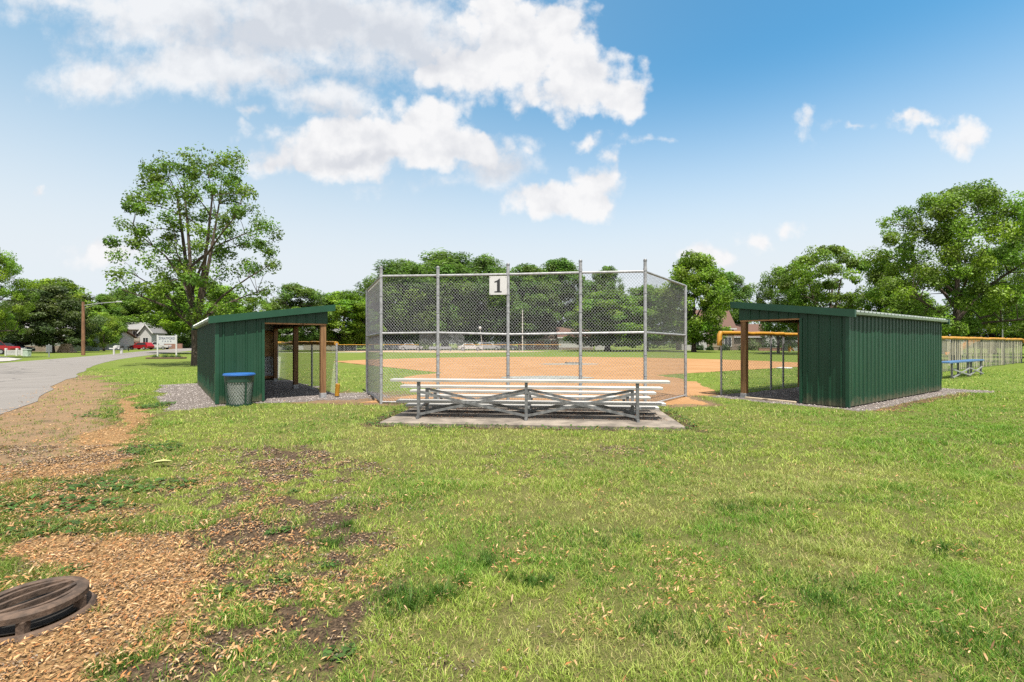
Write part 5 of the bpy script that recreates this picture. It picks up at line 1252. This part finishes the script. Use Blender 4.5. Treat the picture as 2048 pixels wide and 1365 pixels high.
# ------------------------------------------------------------------ vehicles
def car(label, px, Z, rz, m, kind='wagon', group=None, name='parked_car', y=None):
    t = thing(name, label, 'car', (at(px, Z), Z, 0), rz, group); L, W = 4.5, 1.75
    if kind == 'pickup': low = [(-2.5, .45), (2.5, .45), (2.55, .75), (2.4, 1.0), (1.1, 1.05), (-2.45, 1.05), (-2.55, .7)]; cab = [(1.05, 1.05), (.55, 1.72), (-.75, 1.75), (-.95, 1.05)]
    elif kind == 'wagon': low = [(-2.2, .35), (2.2, .35), (2.28, .6), (2.15, .85), (1.1, .98), (-2.1, 1.0), (-2.28, .75)]; cab = [(1.2, .98), (.45, 1.55), (-1.7, 1.58), (-2.1, 1.0)]
    else: low = [(-2.2, .32), (2.2, .32), (2.28, .55), (2.15, .8), (1.1, .92), (-1.7, .95), (-2.25, .85)]; cab = [(1.05, .92), (.35, 1.42), (-.9, 1.44), (-1.6, .95)]
    MB().prism(low, (-W / 2, W / 2)).build('body', m, t)
    vs = []; n = len(cab)
    mb = MB(); wt = W / 2 - .22; wb = W / 2 - .06
    vs = [(x, -(wb if i in (0, n - 1) else wt), z) for i, (x, z) in enumerate(cab)] + [(x, (wb if i in (0, n - 1) else wt), z) for i, (x, z) in enumerate(cab)]
    mb.add(vs, [tuple(range(n)), tuple(reversed(range(n, 2 * n)))] + [(i, n + i, n + (i + 1) % n, (i + 1) % n) for i in range(n)]); cb = mb.build('cabin', m, t)
    for sg2 in (-1, 1):
        q = [Vector((x, 0, z)) for x, z in cab]; c = sum(q, Vector()) / n; g = MB(); s = [(p - c) * .82 + c for p in q]
        def yy(z): f = (z - cab[0][1]) / (cab[1][1] - cab[0][1]); return (wb + (wt - wb) * f + .012) * sg2
        g.add([(p.x, yy(p.z), p.z) for p in s] + [(p.x, yy(p.z) - .03 * sg2, p.z) for p in s], [tuple(range(n)), tuple(range(n, 2 * n))] + [(i, (i + 1) % n, n + (i + 1) % n, n + i) for i in range(n)]); g.build('side_window', GLASS, cb)
    a, b = Vector((cab[0][0], 0, cab[0][1])), Vector((cab[1][0], 0, cab[1][1])); nn = Vector((b.z - a.z, 0, a.x - b.x)).normalized() * .012
    p0, p1 = a.lerp(b, .1) + nn, a.lerp(b, .9) + nn; MB().add([(p0.x, -wb * .88, p0.z), (p0.x, wb * .88, p0.z), (p1.x, wt * .9, p1.z), (p1.x, -wt * .9, p1.z)], [(0, 1, 2, 3)]).build('windshield', GLASS, cb)
    ax = (1.42, -1.42) if kind != 'pickup' else (1.6, -1.55)
    for x_ in ax:
        for sg2 in (-1, 1):
            y_ = sg2 * (W / 2 - .02); w_ = MB(); w_.tube([(x_, y_ - .10, .34), (x_, y_ + .10, .34)], .34, 16); wo = w_.build('wheel', RUBBER, t)
            MB().tube([(x_, y_ + sg2 * .1, .34), (x_, y_ + sg2 * .115, .34)], .2, 12).build('rim', GALV, wo)
    xf = max(p[0] for p in low)
    for sg2 in (-1, 1):
        MB().cbox((xf - .14, sg2 * .62 - .18, .62), (xf - .02, sg2 * .62 + .18, .76), .02).build('headlight', WHITEPAINT, t); MB().cbox((-xf - .01, sg2 * .68 - .12, .66), (-xf + .1, sg2 * .68 + .12, .84), .02).build('tail_light', M('red_lens', (.4, .02, .02), .3), t)
    return t
RED = M('red_car_paint', (.30, .012, .016), .3, 0, .05, 2); WHITEC = M('white_car_paint', (.52, .52, .51), .3, 0, .04, 2); SILV = M('silver_car_paint', (.45, .46, .48), .3, .5, .05, 2); DBL = M('dark_car_paint', (.05, .06, .08), .3, .2, .05, 2)
car('red station wagon parked in front of the deck house', 283, 103, math.pi - .1, RED, 'wagon')
car('white pickup parked behind the red wagon beside the park sign', 315, 108, math.pi + .2, WHITEC, 'pickup', name='pickup_truck')
car('red pickup truck in the driveway at the left edge behind the picket fence', -18, 60, .25, RED, 'pickup', name='pickup_truck')
car('dark sedan parked behind the white picket fence', 24, 66, .1, DBL, 'sedan')
GC = 'cars parked behind the far backstop'
car('silver car behind the yellow fence left of the distant backstop', 822, 92, .1, SILV, 'sedan', GC)
car('dark car behind the yellow fence next to the silver one', 792, 93, .0, DBL, 'wagon', GC)
car('white car parked right of the distant backstop', 940, 90, .15, WHITEC, 'sedan', GC)
car('dark wagon parked in the row left of the brown house', 1012, 95, 0, DBL, 'wagon', GC)
car('silver wagon parked in the row beside the white car', 978, 94, .05, SILV, 'wagon', GC)
car('dark car on the street at the far end of the road', 384 - 8, 140, 1.2, DBL, 'sedan')

# ------------------------------------------------------------------ distant backstop, poles, playground
Zd = 82.0; x0, x1 = at(842, Zd), at(930, Zd); fb = thing('backstop', 'small dark chain link backstop of the far ball field', 'backstop', ((x0 + x1) / 2, Zd, 0)); w_ = (x1 - x0) / 2
for q in (-1, -.33, .33, 1): MB().tube([(q * w_, 0 if abs(q) < .5 else -1.2, 0), (q * w_, 0 if abs(q) < .5 else -1.2, 3.3)], .05, 6).build('post', DARKPOST, fb)
mb = MB()
for a, b in (((-w_, -1.2), (-.33 * w_, 0)), ((-.33 * w_, 0), (.33 * w_, 0)), ((.33 * w_, 0), (w_, -1.2))): chain(mb, a, b, (.05, .05), (3.3, 3.3), .22, .011)
mb.build('wire_mesh', DARKWIRE, fb)
mb = MB()
for z_ in (1.5, 3.3):
    for a, b in (((-w_, -1.2), (-.33 * w_, 0)), ((-.33 * w_, 0), (.33 * w_, 0)), ((.33 * w_, 0), (w_, -1.2))): mb.tube([(a[0], a[1], z_), (b[0], b[1], z_)], .04, 6)
mb.build('rails', DARKPOST, fb)
b2 = thing('bench', 'long grey bench in front of the far backstop', 'bench', (at(880, 80), 80, 0)); MB().box((-1.9, 0, .42), (1.9, .35, .48)).build('seat', GALV, b2); MB().box((-1.9, .38, .5), (1.9, .42, .85)).build('backrest', GALV, b2)
for x_ in (-1.6, 0, 1.6): MB().box((x_ - .04, .05, 0), (x_ + .04, .33, .419)).build('leg', GALV, b2)
lp = thing('light_pole', 'slim pale pole rising in front of the trees right of the number board', 'pole', (at(1045, 86), 86, 0)); MB().tube([(0, 0, 0), (0, 0, 7.4)], [.12, .08], 8).build('pole', M('pale_pole', (.55, .53, .50), .6), lp); MB().lathe([(0, 7.5), (.1, 7.48), (.1, 7.38)], 8).build('cap', GALV, lp)
lp = thing('street_lamp', 'leaning lamp post with a round white head near the parked cars', 'street lamp', (at(966, 90), 90, 0)); MB().tube([(0, 0, 0), (-.55, 0, 4.1)], [.07, .05], 8).build('pole', M('pale_pole'), lp); MB().lathe([(0, 4.0), (.24, 4.1), (.28, 4.35), (.16, 4.55), (0, 4.6)], 12, (-.56, 0)).build('lamp_head', WHITEPAINT, lp)
lp = thing('flag_pole', 'thin grey pole standing behind the fence end by the playground', 'pole', (at(2005, 44), 44, 0)); MB().tube([(0, 0, 0), (0, 0, 6.4)], [.06, .035], 8).build('pole', GALV, lp); MB().lathe([(0, 6.5), (.06, 6.45), (0, 6.38)], 8).build('finial', GALV, lp)
# slide
Zs = 45.0; ks = Zs / F; sl = thing('playground_slide', 'orange plastic playground slide behind the yellow topped fence', 'slide', (at(1900, Zs), Zs, 0))
pts = [(-.2, .32), (.3, .42), (1.0, .85), (1.9, 1.45), (2.3, 1.62), (2.6, 1.66)]
mb = MB(); vs = []
for x_, z_ in pts: vs += [(x_, -.3, z_ + .22), (x_, -.24, z_), (x_, .24, z_), (x_, .3, z_ + .22), (x_, .3, z_ - .06), (x_, -.3, z_ - .06)]
mb.add(vs, [(6 * i + k, 6 * i + (k + 1) % 6, 6 * i + 6 + (k + 1) % 6, 6 * i + 6 + k) for i in range(5) for k in range(6)] + [tuple(range(6)), tuple(range(30, 36))]); mb.build('chute', PLASTIC_ORANGE, sl)
for x_ in (2.62, 3.3): MB().tube([(x_, -.3, 0), (x_, -.3, 2.1)], .04, 6).build('post', DARKPOST, sl); MB().tube([(x_, .3, 0), (x_, .3, 2.1)], .04, 6).build('post', DARKPOST, sl)
MB().box((2.62, -.34, 1.6), (3.3, .34, 1.659)).build('platform', DARKPOST, sl); MB().tube([(.9, 0, 0), (.9, 0, .72)], .05, 6).build('support', PLASTIC_ORANGE, sl)
MB().tube([(2.62, -.3, 2.1), (2.7, -.3, 2.3), (3.2, -.3, 2.3), (3.3, -.3, 2.1)], .03, 6).build('hand_rail', DARKPOST, sl)
sw = thing('swing_frame', 'swing frame with orange beam and teal legs behind the slide', 'swing', (at(1904, 50), 50, 0)); TEAL = M('teal_paint', (.03, .30, .24), .4)
MB().tube([(0, 0, 2.85), (1.0, 0, 2.9)], .05, 8).build('beam', PLASTIC_ORANGE, sw)
for x_ in (0, 1.0):
    for s_ in (-1, 1): MB().tube([(x_, 0, 2.85), (x_ + .55 * s_, .8 * s_, 0)], .05, 8).build('leg', TEAL if x_ else PLASTIC_ORANGE, sw)
MB().tube([(.95, 0, 2.9), (.95, 0, 1.0)], .05, 8).build('upright', TEAL, sw)
for x_ in (.3, .7):
    MB().tube([(x_, 0, 2.85), (x_, 0, .55)], .012, 4).build('chain', GALV, sw)
MB().box((.26, -.1, .5), (.74, .1, .549)).build('seat', BLACKPAINT, sw)
ot = thing('play_tower', 'small orange play tower post seen past the dugout opening', 'play tower', (at(1581, 80), 80, 0)); MB().cbox((-.3, -.3, 0), (-.12, .3, 1.9), .04).build('panel', PLASTIC_ORANGE, ot); MB().bar((-.2, 0, .9), (.55, 0, .1), .5, .06).build('chute', PLASTIC_ORANGE, ot)
# home plate area marks: bat-like drag bar on the mound
db = thing('drag_bar', 'dark bar lying across the grey patch on the infield', 'bar', (at(1132, 32.6), 32.6, .02), -.05); MB().tube([(0, 0, .04), (1.05, 0, .04)], .035, 8).build('bar', DARKPOST, db); MB().lathe([(.02, .01), (.07, .03), (.05, .09), (0, .1)], 8, (-.02, 0)).build('knob', DARKPOST, db)
hp = thing('pitching_plate', 'small white plate on the infield behind the grey patch', 'plate', (at(1148, 33.9), 33.9, .012), -.17); MB().cbox((-.35, -.08, 0), (.35, .08, .03), .01).build('slab', WHITEPAINT, hp)
sb = thing('base_plate', 'white base lying on the infield clay behind the fence', 'base', (at(1569, 26.4), 26.4, .012), .6); MB().cbox((-.3, -.3, 0), (.3, .3, .05), .02).build('cushion', WHITEPAINT, sb)

# ------------------------------------------------------------------ camera, sun, sky
cam = bpy.data.cameras.new('camera'); cam.sensor_width = 36; cam.lens = F / 2048 * 36; cam.clip_end = 5000; cam.clip_start = .05
cam.shift_y = (YH - 682.5) / 2048
co = bpy.data.objects.new('camera', cam); COL.objects.link(co); co.location = (0, 0, CH); co.rotation_euler = (math.pi / 2, 0, 0); scene.camera = co
EL, AZ = D2R(68), D2R(157)
sd_ = Vector((math.sin(AZ) * math.cos(EL), math.cos(AZ) * math.cos(EL), math.sin(EL)))
sun = bpy.data.lights.new('sun', 'SUN'); sun.energy = 4.1; sun.angle = D2R(.5); sun.color = (1, .94, .84)
so = bpy.data.objects.new('sun', sun); COL.objects.link(so); so.rotation_euler = (-sd_).to_track_quat('-Z', 'Y').to_euler()
w = bpy.data.worlds.new('World'); scene.world = w; w.use_nodes = True; nt = w.node_tree
bg = nt.nodes['Background']; bg.inputs['Strength'].default_value = .108
sky = nt.nodes.new('ShaderNodeTexSky'); sky.sky_type = 'NISHITA'; sky.sun_disc = False; sky.sun_elevation = EL; sky.sun_rotation = AZ
sky.air_density = 1.0; sky.dust_density = .6; sky.ozone_density = 1.3; sky.altitude = 100
tc_ = nt.nodes.new('ShaderNodeTexCoord'); sx = nt.nodes.new('ShaderNodeSeparateXYZ'); lk(nt, tc_.outputs['Generated'], sx.inputs[0])
yy_ = math_(nt, 'MAXIMUM', sx.outputs[1], .08)
u_ = math_(nt, 'DIVIDE', sx.outputs[0], yy_); v_ = math_(nt, 'DIVIDE', sx.outputs[2], yy_)
cv = nt.nodes.new('ShaderNodeCombineXYZ'); lk(nt, u_, cv.inputs[0]); lk(nt, v_, cv.inputs[1])
# billowy warp of the cloud outlines
def nz(scale, det, rough, off=(0, 0, 0), out='Fac'):
    mp = nt.nodes.new('ShaderNodeMapping'); lk(nt, cv.outputs[0], mp.inputs[0]); mp.inputs['Location'].default_value = off
    n = node(nt, 'ShaderNodeTexNoise', noise_dimensions='2D', Scale=scale, Detail=det, Roughness=rough); lk(nt, mp.outputs[0], n.inputs['Vector']); return n.outputs[out]
BL = [  # direction-space cloud lobes: centre and radii in photo units, weight
    (330, 20, 290, 110, 1), (620, 40, 330, 120, 1), (820, 80, 260, 110, 1), (200, 160, 130, 60, .8), (420, 135, 300, 70, 1), (640, 120, 60, 48, .6), (130, 10, 160, 50, .6),
    (940, 130, 150, 70, .8), (1040, 90, 130, 130, 1.1), (1110, 60, 80, 70, .9), (1000, 20, 60, 50, .9), (1150, 150, 110, 80, 1), (1230, 190, 60, 50, .8), (1080, 195, 110, 40, .6),
    (640, 205, 130, 50, .8), (760, 290, 280, 75, 1.2), (850, 240, 110, 60, 1), (620, 300, 120, 52, .9), (930, 290, 110, 60, .9), (490, 215, 45, 14, .5), (1000, 335, 130, 48, .55),
    (1120, 395, 110, 46, 1.0), (1190, 350, 55, 44, .5), (1222, 310, 30, 46, .4), (1190, 270, 46, 20, .42), (1290, 280, 50, 16, .35),
    (1720, 247, 66, 14, .36), (1800, 238, 56, 13, .36), (1905, 270, 58, 28, .46), (1585, 250, 36, 18, .16), (1500, 482, 42, 22, .42), (1565, 464, 34, 18, .36), (1425, 510, 44, 26, .5), (75, 388, 26, 22, .55), (240, 505, 90, 34, .5), (900, 360, 70, 22, .3), (780, 378, 50, 18, .3)]
warp = nt.nodes.new('ShaderNodeVectorMath'); warp.operation = 'MULTIPLY_ADD'
wn = nz(5.0, 5, .6, (3, 1, 0), 'Color'); sub = nt.nodes.new('ShaderNodeVectorMath'); sub.operation = 'SUBTRACT'; lk(nt, wn, sub.inputs[0]); sub.inputs[1].default_value = (.5, .5, .5)
lk(nt, sub.outputs[0], warp.inputs[0]); warp.inputs[1].default_value = (.16, .12, 0); lk(nt, cv.outputs[0], warp.inputs[2])
def field(lobes, vec):
    cur = None
    for cx, cy, rx, ry, wt in lobes:
        mp = nt.nodes.new('ShaderNodeVectorMath'); mp.operation = 'MULTIPLY_ADD'; lk(nt, vec, mp.inputs[0])
        ux, vx_ = (cx - 1024) / F, (YH - cy) / F; mp.inputs[1].default_value = (F / rx, F / ry, 0); mp.inputs[2].default_value = (-ux * F / rx, -vx_ * F / ry, 0)
        ln = nt.nodes.new('ShaderNodeVectorMath'); ln.operation = 'LENGTH'; lk(nt, mp.outputs[0], ln.inputs[0])
        d = math_(nt, 'MULTIPLY_ADD', ln.outputs['Value'], -wt, wt)
        cur = d if cur is None else math_(nt, 'SMOOTH_MAX', cur, d, .18)
    return cur
def puff(scale, off=(0, 0, 0)):
    mp = nt.nodes.new('ShaderNodeMapping'); lk(nt, warp2.outputs[0], mp.inputs[0]); mp.inputs['Location'].default_value = off
    vn = node(nt, 'ShaderNodeTexVoronoi', feature='F1', voronoi_dimensions='2D', Scale=scale, Detail=2.0, Roughness=.5, Lacunarity=2.1, normalize=True); lk(nt, mp.outputs[0], vn.inputs['Vector'])
    return math_(nt, 'SUBTRACT', 1.0, vn.outputs['Distance'])
warp2 = nt.nodes.new('ShaderNodeVectorMath'); warp2.operation = 'MULTIPLY_ADD'
lk(nt, sub.outputs[0], warp2.inputs[0]); warp2.inputs[1].default_value = (.07, .06, 0); lk(nt, cv.outputs[0], warp2.inputs[2])
SOFT = set(range(0, 7)) | {14, 19, 20, 35, 36}
fs_ = field([l_ for i_, l_ in enumerate(BL) if i_ in SOFT], warp.outputs[0]); fc_ = field([l_ for i_, l_ in enumerate(BL) if i_ not in SOFT], warp.outputs[0])
n1 = nz(7.0, 6, .62); n2 = nz(26.0, 4, .62, (7, 2, 0)); pf_ = puff(9.0); pf2 = puff(9.0, (-.010, -.030, 0))
nn1 = math_(nt, 'MULTIPLY_ADD', n1, 1.0, -.55); nn2 = math_(nt, 'MULTIPLY_ADD', n2, .5, -.25); pp = math_(nt, 'MULTIPLY_ADD', pf_, 1.5, -1.02)
ds = math_(nt, 'ADD', math_(nt, 'ADD', fs_, nn1), nn2)
dc_ = math_(nt, 'ADD', math_(nt, 'ADD', fc_, math_(nt, 'MULTIPLY', nn1, .55)), math_(nt, 'ADD', pp, math_(nt, 'MULTIPLY', nn2, .8)))
a_s = math_(nt, 'MULTIPLY', ramp(nt, ds, -.14, .62), .9); a_c = ramp(nt, dc_, -.06, .40)
alpha = math_(nt, 'MAXIMUM', a_s, a_c)
GB = [(560, 60, 330, 90, 1), (820, 90, 200, 90, .9), (600, 160, 250, 40, .6), (700, 325, 240, 26, .9), (980, 340, 130, 32, .9), (900, 310, 130, 36, .6), (1140, 190, 80, 40, .45), (640, 225, 110, 30, .8), (1060, 170, 70, 40, .4)]
shade = ramp(nt, math_(nt, 'ADD', field(GB, warp.outputs[0]), math_(nt, 'MULTIPLY_ADD', n1, .7, -.35)), -.05, .85)
relief = math_(nt, 'MULTIPLY', math_(nt, 'SUBTRACT', pf_, pf2), 1.7)
r2 = math_(nt, 'MULTIPLY', math_(nt, 'SUBTRACT', n1, nz(7.0, 6, .62, (-.012, -.03, 0))), 1.8)
shade = math_(nt, 'SUBTRACT', math_(nt, 'MULTIPLY_ADD', shade, .9, .12), math_(nt, 'ADD', relief, r2), clamp=True)
CW, CG = 3.5, 2.62
ccol = mixc(nt, shade, (CW, CW, CW * 1.01), (CG * 1.0, CG * 1.03, CG * 1.10))
# pale summer haze toward the horizon
hz = ramp(nt, sx.outputs[2], .50, .12)
skyt = mixc(nt, 1.0, sky.outputs[0], (.36, .74, .78), 'MULTIPLY')
skyt = mixc(nt, math_(nt, 'MULTIPLY', ramp(nt, sx.outputs[0], .5, -.5), .65), skyt, (1.35, 2.15, 2.85))
fill_veil = math_(nt, 'MULTIPLY', math_(nt, 'MAXIMUM', ramp(nt, sx.outputs[2], .61, .80), ramp(nt, sx.outputs[1], .12, -.15)), .85)   # bright white added overhead and behind, outside the view, to fill shadows
skyt = mixc(nt, fill_veil, skyt, (5.0, 5.0, 5.0))
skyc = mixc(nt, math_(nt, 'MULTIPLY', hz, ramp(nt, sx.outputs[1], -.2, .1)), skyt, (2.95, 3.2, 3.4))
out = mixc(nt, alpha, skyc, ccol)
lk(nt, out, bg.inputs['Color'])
scene.view_settings.view_transform = 'Standard'; scene.view_settings.look = 'None'; scene.view_settings.exposure = 1.32; scene.view_settings.gamma = 1.0
scene.cycles.max_bounces = 7; scene.cycles.diffuse_bounces = 5; scene.cycles.glossy_bounces = 3; scene.cycles.transmission_bounces = 4
scene.cycles.use_denoising = False
for k_, p_ in PROTO.items():
    if not p_[1]: print('unused proto', k_)

# one calibration of every base colour to measured albedos (the palette above is noted as photographed)
for m_ in bpy.data.materials:
    if not m_.use_nodes: continue
    t_ = m_.node_tree
    for n_ in list(t_.nodes):
        if n_.type in ('BSDF_PRINCIPLED', 'BSDF_TRANSLUCENT'):
            sk = n_.inputs[0]
            if sk.is_linked:
                src = sk.links[0].from_socket; lk(t_, mixc(t_, 1.0, src, (.76, .745, .75), 'MULTIPLY'), sk)
